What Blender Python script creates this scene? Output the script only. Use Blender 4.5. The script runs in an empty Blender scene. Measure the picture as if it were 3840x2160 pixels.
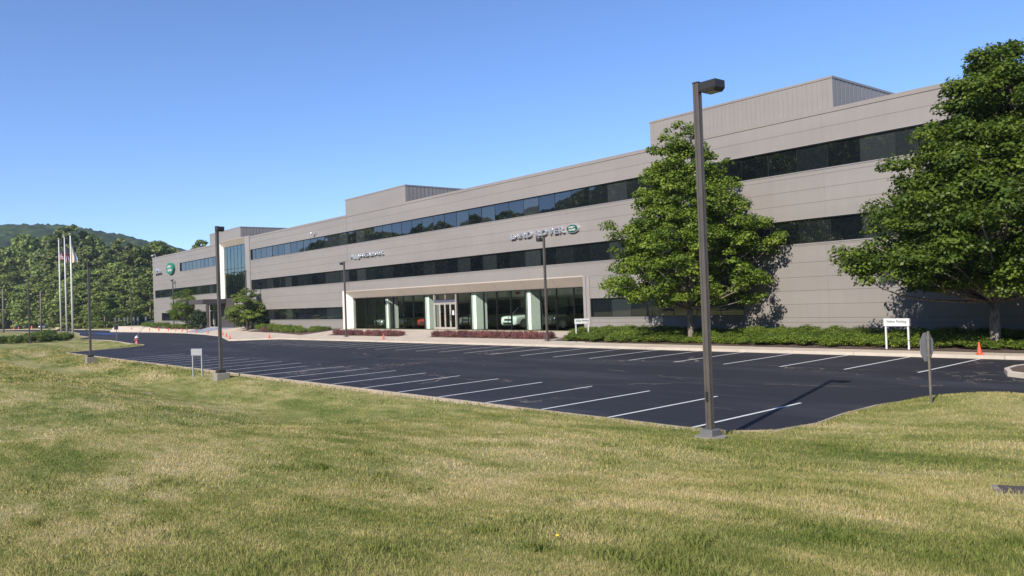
import bpy, math, random
import numpy as np
from mathutils import Vector, Matrix
from mathutils.geometry import delaunay_2d_cdt
rnd = random.Random(7)
sc = bpy.context.scene
col = sc.collection
D = 40.77                      # plane of the long facade (metres, camera above the origin)

# ------------------------------------------------------------------ camera, sky, sun
F_PX, YAW, PITCH, ROLL, CAM_H = 3015.2, -0.8865, 0.0151, -0.0355, 3.1449
def cam_axes():
    cy, sy = math.cos(YAW), math.sin(YAW)
    fwd = Vector((sy*math.cos(PITCH), cy*math.cos(PITCH), math.sin(PITCH)))
    right = Vector((cy, -sy, 0)); up = right.cross(fwd)
    r = math.cos(ROLL)*right + math.sin(ROLL)*up
    u = -math.sin(ROLL)*right + math.cos(ROLL)*up
    return r, u, fwd
R_, U_, W_ = cam_axes()
cd = bpy.data.cameras.new('camera'); cam = bpy.data.objects.new('camera', cd); col.objects.link(cam)
m = Matrix((R_, U_, -W_)).transposed().to_4x4(); m.translation = Vector((0, 0, CAM_H)); cam.matrix_world = m
cd.sensor_width = 36; cd.lens = F_PX/3840*36; cd.clip_start = .1; cd.clip_end = 6000
sc.camera = cam
SUN = Vector((0.25, -0.805, 0.539)).normalized()
el = math.asin(SUN.z); az = math.atan2(SUN.x, SUN.y)
w = bpy.data.worlds.new('World'); sc.world = w; w.use_nodes = True
nt = w.node_tree; bg = nt.nodes['Background']
sky = nt.nodes.new('ShaderNodeTexSky'); sky.sky_type = 'NISHITA'; sky.sun_disc = False
sky.sun_elevation = el; sky.sun_rotation = az; sky.air_density = 0.75; sky.dust_density = 0.0; sky.ozone_density = 6.0
hs_ = nt.nodes.new('ShaderNodeHueSaturation'); hs_.inputs['Saturation'].default_value = 1.04; hs_.inputs['Value'].default_value = 1.0
mxs = nt.nodes.new('ShaderNodeMix'); mxs.data_type = 'RGBA'; mxs.blend_type = 'MULTIPLY'; mxs.inputs[0].default_value = 1; mxs.inputs[7].default_value = (1.22, 1.12, 1.16, 1)
nt.links.new(sky.outputs[0], hs_.inputs['Color']); nt.links.new(hs_.outputs[0], mxs.inputs[6]); nt.links.new(mxs.outputs[2], bg.inputs[0]); bg.inputs[1].default_value = 0.125
sl = bpy.data.lights.new('sun', 'SUN'); sl.energy = 5.0; sl.angle = math.radians(.5); sl.color = (1, .93, .84)
so = bpy.data.objects.new('sun', sl); col.objects.link(so)
so.rotation_euler = SUN.to_track_quat('Z', 'Y').to_euler()
sc.view_settings.view_transform = 'Standard'; sc.view_settings.look = 'None'
sc.view_settings.exposure = 0.50; sc.view_settings.gamma = 1
sc.cycles.max_bounces = 10; sc.cycles.diffuse_bounces = 8; sc.cycles.transparent_max_bounces = 16; sc.cycles.transmission_bounces = 4

# ------------------------------------------------------------------ helpers
def tag(o, label=None, cat=None, group=None, kind=None):
    if label: o['label'] = label
    if cat: o['category'] = cat
    if group: o['group'] = group
    if kind: o['kind'] = kind
    return o
def empty(name, loc=(0, 0, 0), rz=0):
    o = bpy.data.objects.new(name, None); col.objects.link(o)
    o.location = loc; o.rotation_euler = (0, 0, rz); o.empty_display_size = .3
    return o
def link(name, me, parent=None, loc=None, rz=0):
    o = bpy.data.objects.new(name, me); col.objects.link(o)
    if parent: o.parent = parent
    if loc: o.location = loc
    if rz: o.rotation_euler = (0, 0, rz)
    return o
def children(o): return [c for c in bpy.data.objects if c.parent == o]
def copy_tree(o, parent=None, kids=None):
    c = o.copy(); col.objects.link(c); c.parent = parent
    for ch in (children(o) if kids is None else kids): copy_tree(ch, c)
    return c
class MB:
    def __init__(s): s.v = []; s.f = []; s.mi = []; s.m = 0
    def add(s, vs, fs):
        b = len(s.v); s.v += [tuple(v) for v in vs]
        for f in fs: s.f.append(tuple(b+i for i in f)); s.mi.append(s.m)
        return s
    def box(s, x0, x1, y0, y1, z0, z1):
        if x0 > x1: x0, x1 = x1, x0
        if y0 > y1: y0, y1 = y1, y0
        return s.add([(x0,y0,z0),(x1,y0,z0),(x1,y1,z0),(x0,y1,z0),(x0,y0,z1),(x1,y0,z1),(x1,y1,z1),(x0,y1,z1)],
              [(0,3,2,1),(4,5,6,7),(0,1,5,4),(1,2,6,5),(2,3,7,6),(3,0,4,7)])
    def quad(s, a, b, c, d): return s.add([a,b,c,d], [(0,1,2,3)])
    def prism(s, poly, axis, a, b):
        n = len(poly)
        mk = {'x': lambda p, t: (t, p[0], p[1]), 'y': lambda p, t: (p[0], t, p[1]), 'z': lambda p, t: (p[0], p[1], t)}[axis]
        vs = [mk(p, a) for p in poly]+[mk(p, b) for p in poly]
        fs = [tuple(range(n))[::-1], tuple(range(n, 2*n))]+[(i, (i+1) % n, n+(i+1) % n, n+i) for i in range(n)]
        return s.add(vs, fs)
    def tube(s, pts, rad, n=8, caps=True):
        pts = [Vector(p) for p in pts]; vs = []
        for i, p in enumerate(pts):
            d = (pts[min(i+1, len(pts)-1)]-pts[max(i-1, 0)])
            d = d.normalized() if d.length > 1e-6 else Vector((0, 0, 1))
            a = d.orthogonal().normalized() if i == 0 else (a-d*a.dot(d)).normalized()
            b = d.cross(a); r = rad[i] if hasattr(rad, '__len__') else rad
            for k in range(n):
                t = 2*math.pi*k/n; vs.append(p+(a*math.cos(t)+b*math.sin(t))*r)
        fs = []
        for i in range(len(pts)-1):
            for k in range(n): fs.append((i*n+k, i*n+(k+1) % n, (i+1)*n+(k+1) % n, (i+1)*n+k))
        if caps: fs += [tuple(range(n))[::-1], tuple(range((len(pts)-1)*n, len(pts)*n))]
        return s.add(vs, fs)
    def lathe(s, prof, n=16, c=(0, 0)):
        vs = []; 
        for r, z in prof:
            for k in range(n):
                t = 2*math.pi*k/n; vs.append((c[0]+r*math.cos(t), c[1]+r*math.sin(t), z))
        fs = [(i*n+k, i*n+(k+1) % n, (i+1)*n+(k+1) % n, (i+1)*n+k) for i in range(len(prof)-1) for k in range(n)]
        fs += [tuple(range(n))[::-1], tuple(range((len(prof)-1)*n, len(prof)*n))]
        return s.add(vs, fs)
    def build(s, name, mats, parent=None, smooth=False, bevel=0, loc=None, rz=0):
        me = bpy.data.meshes.new(name); me.from_pydata(s.v, [], s.f); me.update()
        if not isinstance(mats, (list, tuple)): mats = [mats]
        for mm in mats: me.materials.append(mm)
        if len(mats) > 1: me.polygons.foreach_set('material_index', s.mi)
        if smooth: me.polygons.foreach_set('use_smooth', [True]*len(me.polygons))
        o = link(name, me, parent, loc, rz)
        if bevel:
            b = o.modifiers.new('b', 'BEVEL'); b.width = bevel; b.segments = 2; b.limit_method = 'ANGLE'
        return o
def np_mesh(name, v, faces, k, mats, tint=None, smooth=False):
    """v (n,3), faces flat index array with k verts per face"""
    me = bpy.data.meshes.new(name); nf = len(faces)//k
    me.vertices.add(len(v)); me.vertices.foreach_set('co', np.asarray(v, np.float32).ravel())
    me.loops.add(len(faces)); me.loops.foreach_set('vertex_index', np.asarray(faces, np.int32))
    me.polygons.add(nf); me.polygons.foreach_set('loop_start', np.arange(nf, dtype=np.int32)*k)
    me.polygons.foreach_set('loop_total', np.full(nf, k, np.int32))
    if smooth: me.polygons.foreach_set('use_smooth', np.ones(nf, bool))
    me.materials.append(mats)
    if tint is not None:
        a = me.attributes.new('tint', 'FLOAT', 'POINT'); a.data.foreach_set('value', np.asarray(tint, np.float32))
    me.update(calc_edges=True); me.validate()
    return me

# ------------------------------------------------------------------ materials
class N:
    def __init__(s, name):
        s.m = bpy.data.materials.new(name); s.m.use_nodes = True; s.t = s.m.node_tree
        s.p = s.t.nodes['Principled BSDF']; s.out = s.t.nodes['Material Output']
    def n(s, typ, **k):
        x = s.t.nodes.new('ShaderNode'+typ)
        for a, b in k.items(): setattr(x, a, b)
        return x
    def l(s, a, b): s.t.links.new(a, b)
    def val(s, sock, v):
        if isinstance(v, (int, float)): sock.default_value = v
        elif isinstance(v, tuple): sock.default_value = (*v, 1) if len(v) == 3 and len(sock.default_value) == 4 else v
        else: s.l(v, sock)
    def pos(s, scale=None):
        g = s.n('NewGeometry').outputs['Position']
        if scale is None: return g
        mp = s.n('Mapping'); s.l(g, mp.inputs[0]); mp.inputs['Scale'].default_value = scale
        return mp.outputs[0]
    def obj(s, scale=(1, 1, 1)):
        g = s.n('TexCoord').outputs['Object']; mp = s.n('Mapping'); s.l(g, mp.inputs[0]); mp.inputs['Scale'].default_value = scale
        return mp.outputs[0]
    def noise(s, vec, scale, detail=4, rough=.55):
        x = s.n('TexNoise'); s.l(vec, x.inputs['Vector']); x.inputs['Scale'].default_value = scale
        x.inputs['Detail'].default_value = detail; x.inputs['Roughness'].default_value = rough
        return x.outputs['Fac']
    def ramp(s, fac, stops):
        x = s.n('ValToRGB'); s.l(fac, x.inputs[0]); e = x.color_ramp.elements
        while len(e) < len(stops): e.new(.5)
        for i, (p, c) in enumerate(stops): e[i].position = p; e[i].color = (*c, 1) if len(c) == 3 else c
        return x.outputs[0]
    def mix(s, fac, a, b, blend='MIX'):
        x = s.n('Mix', data_type='RGBA', blend_type=blend); s.val(x.inputs[0], fac); s.val(x.inputs[6], a); s.val(x.inputs[7], b)
        return x.outputs[2]
    def math(s, op, a, b=0.0, c=0.0):
        x = s.n('Math', operation=op); s.val(x.inputs[0], a); s.val(x.inputs[1], b); s.val(x.inputs[2], c); return x.outputs[0]
    def bump(s, h, strength=.3, dist=.02, sock=None):
        x = s.n('Bump'); x.inputs['Strength'].default_value = strength; x.inputs['Distance'].default_value = dist
        s.l(h, x.inputs['Height']); s.l(x.outputs[0], (sock or s.p.inputs['Normal'])); return x
    def base(s, c): s.val(s.p.inputs['Base Color'], c); return s
    def set(s, **k):
        for a, b in k.items(): s.p.inputs[a.replace('_', ' ')].default_value = b
        return s
KA = .79     # all pigments relative to the exposure
def sc_(c, k=.79): return tuple(x*k for x in c)
def simple(name, c, rough=.5, metal=0., var=.12, vs=3., spec=.5, bump=0.):
    c = sc_(c)
    n = N(name); f = n.noise(n.obj(), vs, 5)
    lo = tuple(max(0, x*(1-var)) for x in c); hi = tuple(x*(1+var) for x in c)
    n.base(n.ramp(f, [(.3, lo), (.7, hi)])).set(Roughness=rough, Metallic=metal); n.p.inputs['Specular IOR Level'].default_value = spec
    if bump: n.bump(n.noise(n.obj(), vs*8, 4), bump, .01)
    return n.m
M = {}
def lawn_color(n):
    """mown, partly dry lawn: green to straw patches set by position"""
    p = n.pos()
    big = n.noise(n.pos((.40, 1., 1.)), .33, 6, .68)
    mid = n.noise(n.pos((.35, 1.1, 1.)), 1.6, 6, .7)
    fine = n.noise(p, 14., 3, .6)
    k = n.math('ADD', n.math('MULTIPLY', big, .5), n.math('ADD', n.math('MULTIPLY', mid, .32), n.math('MULTIPLY', fine, .18)))
    c = n.ramp(k, [(.35, (.078, .132, .030)), (.43, (.160, .185, .052)), (.49, (.260, .258, .094)), (.54, (.375, .330, .155)), (.62, (.50, .415, .26))])
    return c, k
n = N('lawn_soil'); c, k = lawn_color(n); n.base(n.mix(1., c, (.80, .82, .72), 'MULTIPLY')).set(Roughness=.95); n.p.inputs['Specular IOR Level'].default_value = .1
n.bump(n.noise(n.pos(), 9., 6, .7), .7, .06); M['lawn'] = n.m
n = N('grass_blade'); c, k = lawn_color(n)
at = n.n('Attribute', attribute_name='tint').outputs['Fac']
c2 = n.mix(at, n.mix(1., c, (.80, .92, .70), 'MULTIPLY'), n.mix(1., c, (1.85, 1.6, 1.7), 'MULTIPLY'))
d = n.n('BsdfDiffuse'); tr = n.n('BsdfTranslucent'); n.l(c2, d.inputs[0]); n.l(c2, tr.inputs[0])
mx = n.n('MixShader'); mx.inputs[0].default_value = .35; n.l(d.outputs[0], mx.inputs[1]); n.l(tr.outputs[0], mx.inputs[2]); n.l(mx.outputs[0], n.out.inputs[0]); M['blade'] = n.m
# fresh dark asphalt with pale hairline cracks, paving seams and scuffed lanes
n = N('asphalt'); p = n.pos()
sp = n.noise(p, 60, 3, .7); bigp = n.noise(n.pos((.06, .35, 1)), 1., 5, .6)
c = n.ramp(sp, [(.35, (.011, .0115, .016)), (.62, (.022, .023, .031)), (.8, (.048, .048, .056))])
c = n.mix(n.math('MULTIPLY', n.ramp(bigp, [(.50, (0, 0, 0)), (.68, (1, 1, 1))]), .55), c, (.050, .051, .062))
vo = n.n('TexVoronoi', feature='DISTANCE_TO_EDGE'); wob = n.n('Vector'+'Math', operation='ADD'); nz = n.n('TexNoise'); n.l(p, nz.inputs['Vector']); nz.inputs['Scale'].default_value = .8; nz.inputs['Detail'].default_value = 4
n.l(p, wob.inputs[0]); n.l(nz.outputs['Color'], wob.inputs[1]); mp = n.n('Mapping'); n.l(wob.outputs[0], mp.inputs[0]); mp.inputs['Scale'].default_value = (.07, .19, 1)
n.l(mp.outputs[0], vo.inputs['Vector']); vo.inputs['Scale'].default_value = 1.0
crk = n.math('LESS_THAN', vo.outputs['Distance'], .006)
msk = n.math('MULTIPLY', crk, n.ramp(n.noise(p, .22, 3), [(.48, (0, 0, 0)), (.60, (1, 1, 1))]))
c = n.mix(n.math('MULTIPLY', msk, .8), c, (.20, .16, .12))
scf = n.noise(n.pos((.10, 1.6, 1)), 1.4, 6, .75); c = n.mix(n.math('MULTIPLY', n.ramp(scf, [(.55, (0, 0, 0)), (.75, (1, 1, 1))]), n.math('MULTIPLY', n.ramp(n.noise(n.pos((.5, 1, 1)), .16, 3), [(.5, (0, 0, 0)), (.62, (1, 1, 1))]), .8)), c, (.085, .087, .10))
c = n.mix(n.math('MULTIPLY', n.ramp(n.noise(p, .9, 2), [(.66, (0, 0, 0)), (.70, (1, 1, 1))]), .35), c, (.012, .012, .016))
sx = n.n('SeparateXYZ'); n.l(p, sx.inputs[0]); wv = n.math('MULTIPLY', n.noise(p, .35, 4), .35)
for y0 in (20.9, 24.3, 27.6):
    dd = n.math('ABSOLUTE', n.math('SUBTRACT', n.math('ADD', sx.outputs[1], wv), y0+.17))
    ln = n.math('MULTIPLY', n.math('LESS_THAN', dd, .022), n.ramp(n.noise(p, .5, 3), [(.42, (0, 0, 0)), (.6, (1, 1, 1))]))
    c = n.mix(n.math('MULTIPLY', ln, .45), c, (.15, .12, .10))
n.base(c).set(Roughness=.78); n.p.inputs['Specular IOR Level'].default_value = .35; n.bump(n.noise(p, 90, 3), .35, .01); M['asphalt'] = n.m
n = N('road_paint'); f = n.noise(n.pos(), 30, 4, .7); n.base(n.ramp(f, [(.28, (.30, .30, .30)), (.40, (.66, .66, .64))])).set(Roughness=.6); M['paint'] = n.m
n = N('blue_road_paint'); n.base(n.ramp(n.noise(n.pos(), 2, 5, .8), [(.42, (.02, .025, .05)), (.6, (.04, .10, .33))])).set(Roughness=.6); M['bluepaint'] = n.m
def concrete(name, c, joint=None):
    c = sc_(c)
    n = N(name); p = n.pos(); a = n.noise(p, .8, 6, .65); b = n.noise(p, 25, 3, .6)
    f = n.math('ADD', n.math('MULTIPLY', a, .6), n.math('MULTIPLY', b, .4))
    cc = n.ramp(f, [(.32, tuple(x*.78 for x in c)), (.66, tuple(x*1.12 for x in c))])
    if joint:
        sx = n.n('SeparateXYZ'); n.l(p, sx.inputs[0])
        fr = n.math('FRACT', n.math('DIVIDE', sx.outputs[0], joint)); jl = n.math('LESS_THAN', fr, .035/joint)
        cc = n.mix(n.math('MULTIPLY', jl, .6), cc, tuple(x*.35 for x in c))
    n.base(cc).set(Roughness=.85); n.bump(b, .2, .01); return n.m
M['walk'] = concrete('pale_concrete_paving', (.62, .52, .41), 3.05)
M['kerb'] = concrete('kerb_concrete', (.62, .54, .44), 3.05)
M['block'] = concrete('grey_kerb_block', (.44, .37, .30), .62)
M['base'] = concrete('grey_concrete', (.30, .27, .23))
M['ramp'] = concrete('blue_grey_slate_paving', (.30, .33, .40), 1.2)
n = N('mulch'); n.base(n.ramp(n.noise(n.pos(), 14, 6, .7), [(.35, (.05, .03, .022)), (.65, (.17, .115, .085))])).set(Roughness=.95); n.bump(n.noise(n.pos(), 30, 4), .9, .05); M['mulch'] = n.m
def panel(name, c, rough=.42, metal=.0, rib=0):
    c = sc_(c)
    n = N(name); p = n.pos()
    f = n.noise(n.pos((.12, .12, .5)), 1., 5, .55); f2 = n.noise(n.pos((1., 1., .10)), 2.2, 6, .7)
    k = n.math('ADD', n.math('MULTIPLY', f, .6), n.math('MULTIPLY', f2, .4))
    # every sheet of cladding has its own slight shade
    sx = n.n('SeparateXYZ'); n.l(p, sx.inputs[0]); cb = n.n('CombineXYZ')
    n.l(n.math('FLOOR', n.math('DIVIDE', sx.outputs[0], 5.5)), cb.inputs[0]); n.l(n.math('FLOOR', n.math('DIVIDE', sx.outputs[2], .755)), cb.inputs[2])
    wn = n.n('TexWhiteNoise'); n.l(cb.outputs[0], wn.inputs[0])
    k = n.math('ADD', k, n.math('MULTIPLY', n.math('SUBTRACT', wn.outputs[0], .5), .10))
    n.base(n.ramp(k, [(.30, tuple(x*.90 for x in c)), (.70, tuple(x*1.07 for x in c))])).set(Roughness=rough, Metallic=metal)
    n.bump(n.noise(n.pos(), .9, 3), .05, .02); return n.m
M['panel'] = panel('taupe_metal_cladding', (.306, .280, .257))
M['panel_lt'] = panel('pale_taupe_cladding', (.335, .315, .298))
M['white_fin'] = panel('cream_white_metal', (.80, .76, .69))
M['soffit'] = panel('beige_soffit_metal', (.54, .47, .40))
M['coping'] = panel('coping_metal', (.31, .275, .245), .35)
M['seam'] = simple('dark_joint', (.11, .098, .088), .8)
M['canopy'] = panel('dark_brown_grey_metal', (.085, .072, .072))
M['mullion'] = simple('bronze_mullion', (.055, .055, .055), .35, .6)
M['mullion_lt'] = simple('silver_mullion', (.45, .43, .40), .3, .7)
M['roof'] = simple('roof_membrane', (.3, .3, .3), .9)
# dark coated strip-window glass: mostly a mirror of what stands opposite
n = N('dark_window_glass'); sx = n.n('SeparateXYZ'); n.l(n.pos(), sx.inputs[0]); wn = n.n('TexWhiteNoise', noise_dimensions='1D'); n.l(n.math('FLOOR', n.math('DIVIDE', n.math('ADD', sx.outputs[0], 24.54), 1.8315)), wn.inputs['W'])
n.base(n.ramp(wn.outputs[0], [(0, (.003, .004, .006)), (.7, (.010, .013, .015)), (.95, (.030, .036, .038))])).set(Roughness=.012); n.p.inputs['IOR'].default_value = 2.1
n.bump(n.noise(n.pos((1, 1, 1)), .9, 2), .05, .03); M['glass'] = n.m
def thin_glass(name, tint, refl=1.5):
    n = N(name); t = n.n('BsdfTransparent'); t.inputs[0].default_value = (*tint, 1); g = n.n('BsdfGlossy'); g.inputs['Roughness'].default_value = .01
    g.inputs[0].default_value = (.9, 1, .93, 1); fr = n.n('Fresnel'); fr.inputs['IOR'].default_value = refl; mx = n.n('MixShader')
    n.bump(n.noise(n.pos(), .8, 2), .03, .03, g.inputs['Normal'])
    n.l(fr.outputs[0], mx.inputs[0]); n.l(t.outputs[0], mx.inputs[1]); n.l(g.outputs[0], mx.inputs[2]); n.l(mx.outputs[0], n.out.inputs[0]); return n.m
M['green_glass'] = thin_glass('green_showroom_glass', (.88, .985, .93), 1.36)
M['atrium_glass'] = thin_glass('blue_green_atrium_glass', (.84, .99, .94), 3.2)
M['door_glass'] = thin_glass('door_glass', (.6, .66, .62), 1.4)
M['plaster'] = simple('showroom_white_wall', (1.05, 1.05, 1.0), .8, var=.04)
M['plaster2'] = simple('showroom_grey_wall', (.75, .77, .70), .8, var=.06)
M['opening_shade'] = simple('showroom_opening_shade', (.20, .205, .19), .7)  # dark tone standing for the dimness inside the openings
M['tile'] = simple('showroom_floor_tile', (.95, .95, .90), .55, var=.05)
M['alu'] = simple('brushed_aluminium', (.62, .56, .50), .4, .3)
n = N('chrome'); n.base((.86, .87, .90)).set(Metallic=.8, Roughness=.22); M['chrome'] = n.m
M['pole'] = simple('bronze_grey_pole_paint', (.135, .120, .110), .42, .25, var=.18, vs=1.5)
M['pole_dk'] = simple('dark_fixture_metal', (.042, .038, .036), .45, .2)
M['lens'] = simple('frosted_lamp_lens', (.45, .45, .42), .3)
M['white'] = simple('white_paint', (.74, .74, .74), .45, var=.06)
M['flagpole'] = simple('white_fibreglass_pole', (.72, .70, .68), .35, var=.05)
M['signgrey'] = simple('back_of_sign_aluminium', (.33, .34, .35), .5, .2)
M['signpanel'] = simple('light_grey_sign_panel', (.36, .37, .40), .45, var=.05)
M['post'] = simple('galvanised_post', (.20, .18, .15), .6, .3, var=.3, vs=6)
M['orange'] = simple('orange_cone_plastic', (.85, .10, .035), .5, var=.08)
M['hyd_red'] = simple('faded_red_hydrant_paint', (.62, .16, .17), .5)
M['text'] = simple('dark_grey_lettering', (.025, .028, .04), .5)
M['green_sign'] = simple('dark_green_enamel', (.008, .10, .055), .22)
M['green_sign2'] = simple('bright_green_enamel', (.012, .21, .13), .3)  # brighter green than the small badge's enamel
M['black'] = simple('black_rubber', (.012, .012, .012), .7)
M['carglass'] = simple('car_window_glass', (.01, .012, .012), .05, var=0)
M['yellow'] = simple('yellow_petals', (.85, .62, .02), .6)
M['straw'] = simple('pale_yellow_timber', (.62, .50, .28), .8)
M['red_exit'] = simple('red_sign_face', (.7, .06, .04), .5)
def carpaint(name, c, metal=.3):
    c = sc_(c)
    n = N(name); n.base(c).set(Metallic=metal, Roughness=.25); n.p.inputs['Coat Weight'].default_value = 1; n.p.inputs['Coat Roughness'].default_value = .04; return n.m
def foliage(name, dark, mid, light, transl=.35, rough=.5):
    dark, mid, light = sc_(dark, .84), sc_(mid, .84), sc_(light, .84)
    n = N(name); at = n.n('Attribute', attribute_name='tint').outputs['Fac']
    c = n.ramp(at, [(.0, dark), (.55, mid), (1., light)])
    c = n.mix(.35, c, n.ramp(n.noise(n.obj(), 1.1, 3), [(.3, dark), (.7, light)]))
    oi = n.n('ObjectInfo').outputs['Random']; c = n.mix(1., c, n.ramp(oi, [(0, (.72, .74, .70)), (.5, (1., 1., 1.)), (1., (1.25, 1.18, 1.1))]), 'MULTIPLY')
    n.base(c).set(Roughness=rough); n.p.inputs['Specular IOR Level'].default_value = .35
    tr = n.n('BsdfTranslucent'); n.l(n.mix(1., c, (1.25, 1.35, .6), 'MULTIPLY'), tr.inputs[0]); mx = n.n('MixShader'); mx.inputs[0].default_value = transl
    n.l(n.p.outputs[0], mx.inputs[1]); n.l(tr.outputs[0], mx.inputs[2]); n.l(mx.outputs[0], n.out.inputs[0]); return n.m
M['maple'] = foliage('maple_leaves', (.034, .076, .009), (.108, .188, .020), (.310, .385, .045))
M['farleaf'] = foliage('woodland_leaves', (.070, .125, .022), (.215, .290, .055), (.42, .49, .115), .25, .6)
M['farleaf2'] = foliage('woodland_leaves_dark', (.055, .090, .018), (.145, .190, .038), (.27, .31, .07), .25, .6)
M['brownleaf'] = foliage('copper_leaves', (.045, .030, .024), (.085, .060, .042), (.13, .095, .06), .2, .6)
M['juniper'] = foliage('juniper_sprays', (.045, .090, .012), (.135, .215, .026), (.290, .360, .045), .3)
M['barberry'] = foliage('barberry_leaves', (.085, .030, .036), (.230, .085, .095), (.48, .24, .22), .25)
M['box'] = foliage('clipped_box_leaves', (.035, .065, .010), (.11, .175, .022), (.27, .34, .05), .2)
M['yew'] = foliage('yew_needles', (.010, .026, .010), (.024, .052, .018), (.05, .09, .03), .15)
n = N('bark'); n.base(n.ramp(n.noise(n.obj((6, 6, 1.5)), 2, 6, .7), [(.35, (.085, .070, .052)), (.65, (.27, .235, .19))])).set(Roughness=.9); n.bump(n.noise(n.obj((8, 8, 2)), 3, 5), .7, .03); M['bark'] = n.m
n = N('dead_twig'); n.base((.22, .15, .11)).set(Roughness=.9); M['twig'] = n.m

# ------------------------------------------------------------------ ground heights
SLX, SLY, YN = .0039, .0155, 20.58
def gz(x, y): return SLX*max(-450, min(x, 60))+SLY*(max(-100, min(y, 60))-YN)
FAR_KERB = [(-10.9, 34.45), (-81.3, 34.45), (-83.2, 33.5), (-85.6, 31.6), (-87.2, 31.2), (-95.5, 33.6), (-104, 36.0), (-115, 37.8), (-129.7, 39.5), (-150, 39.95), (-170, 39.6), (-177, 39.5)]
_kx = [p[0] for p in FAR_KERB][::-1]; _ky = [p[1] for p in FAR_KERB][::-1]
def yk(x): return float(np.interp(x, _kx, _ky))
def walk_z(x, y):
    k = yk(x); z0 = gz(x, k)+.15
    return z0+(0.70-z0)*min(1, max(0, (y-k)/(D-.15-k)))
NEAR = [(60, 24.2), (20, 24.0), (0, 23.7), (-7.8, 23.4), (-9.3, 22.9), (-10.2, 22.0), (-10.5, 20.8), (-10.5, 19.0), (-10.3, 17.5), (-10.55, 16.2), (-11.3, 15.55), (-12.4, 15.4),
        (-40, 15.4), (-86.0, 15.45), (-87.2, 18.0), (-88.2, 21.5), (-89.6, 23.1), (-92.2, 24.0), (-99, 24.3), (-108, 25.3), (-117.4, 26.2), (-127, 25.8), (-131.5, 25.0), (-136, 26.3), (-143, 28.9), (-150, 29.6), (-158.5, 30.4),
        (-176, 33.9), (-200, 37.3), (-215, 37.9), (-235, 36.3), (-285, 33.4), (-340, 31.5), (-352, 31)]
_A = np.array(NEAR[:-1], float); _B = np.array(NEAR[1:], float)
def near_dist(x, y):
    """distance outward (towards the camera) from the near edge of the asphalt; vectorised"""
    P = np.stack([np.atleast_1d(x), np.atleast_1d(y)], -1).astype(float)[:, None, :]
    ab = (_B-_A)[None]; t = np.clip(((P-_A)*ab).sum(-1)/(ab**2).sum(-1), 0, 1)
    return np.sqrt((((_A+ab*t[..., None])-P)**2).sum(-1)).min(1)
def sm(a, b, x):
    t = np.clip((x-a)/(b-a), 0, 1); return t*t*(3-2*t)
def lawn_z(x, y):
    x = np.atleast_1d(np.asarray(x, float)); y = np.atleast_1d(np.asarray(y, float)); s = near_dist(x, y)
    zp = SLX*np.clip(x, -450, 60)+SLY*(np.clip(y, -100, 60)-YN)
    h = zp+.10*sm(0, .25, s)
    swale = sm(-13, -28, x)*sm(-125, -95, x)
    h += -.60*swale*np.exp(-((s-4.0)/2.6)**2)
    dc = np.hypot(x, y); h += 1.45*np.exp(-(dc/10.)**1.4)*sm(0, 4, s) + .36*np.clip(s/16, 0, 1.5)**1.3
    h += .34*np.exp(-(((x+7.6)/2.3)**2+((y-21.2)/2.0)**2))*sm(0, 1.1, s)
    h += .05*np.sin(x*.7+y*.3)*sm(.5, 4, s)*np.sin(y*.5-x*.12)
    h += (1.2+.13*np.clip(-y-22, 0, 200)*.7)*sm(-10, -60, y)
    return h
def in_poly(px, py, poly):
    px = np.asarray(px); py = np.asarray(py); c = np.zeros(px.shape, bool); n_ = len(poly)
    for i in range(n_):
        x0, y0 = poly[i]; x1, y1 = poly[(i+1) % n_]
        if y0 == y1: continue
        c ^= ((y0 > py) != (y1 > py)) & (px < (x1-x0)*(py-y0)/(y1-y0)+x0)
    return c
RIGHT_ISLAND = [(60, 28.4), (-9.4, 28.5), (-10.2, 29.0), (-10.65, 30.0), (-10.7, 31.0), (-10.4, 31.9), (-9.7, 32.4), (60, 32.6)]
FAR_EDGE = [(60, 34.45)]+FAR_KERB+[(-178, 40.4), (-176, 41.6), (-186, 43.0), (-210, 44.2), (-250, 44.5), (-300, 42.5), (-335, 38.6), (-352, 36)]
ASPH = NEAR+FAR_EDGE[::-1]
WALK = [(60, 34.45)]+FAR_KERB+[(-178, 40.4), (-165, 41.6), (-157, 41.8), (-151.2, D), (60, D)]
BED_R = [(60, 35.2), (-12, 35.2), (-39.9, 35.75), (-40.6, 37.5), (-41.2, 40.2), (-41.2, D-.001), (60, D-.001)]
BED_M = [(-80.2, 36.35), (-79.6, 37.4), (-79.2, D-.001), (-101, D-.001), (-99.6, 38.1), (-97.5, 37.8), (-87.6, 36.7)]
BED_L = [(-123.5, D-.001), (-124, 40.0), (-132, 40.15), (-150, 40.4), (-158, 41.2), (-165, 41.55), (-151.2, D-.001)]
SLATE = [(-110.9, D-.001), (-117.9, 38.35), (-128.7, 39.5), (-122.7, D-.001)]
pts = []; edges = []
def add_line(P, closed=False, step=4.):
    idx = []
    Q = P+[P[0]] if closed else P
    for (a, b) in zip(Q[:-1], Q[1:]):
        L = math.dist(a, b); k = max(1, int(L/(step if max(a[0], b[0]) > -120 else 12)))
        for i in range(k): pts.append((a[0]+(b[0]-a[0])*i/k, a[1]+(b[1]-a[1])*i/k)); idx.append(len(pts)-1)
    if closed: idx.append(idx[0])
    else: pts.append(Q[-1]); idx.append(len(pts)-1)
    for a, b in zip(idx[:-1], idx[1:]): edges.append((a, b))
add_line(NEAR, step=.7); add_line(FAR_EDGE, step=2.); add_line(RIGHT_ISLAND, True, 3)
for B_ in (BED_R, BED_M, BED_L, SLATE): add_line(B_, True, 3)
add_line([(-430, D), (60, D)], step=8)
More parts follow.
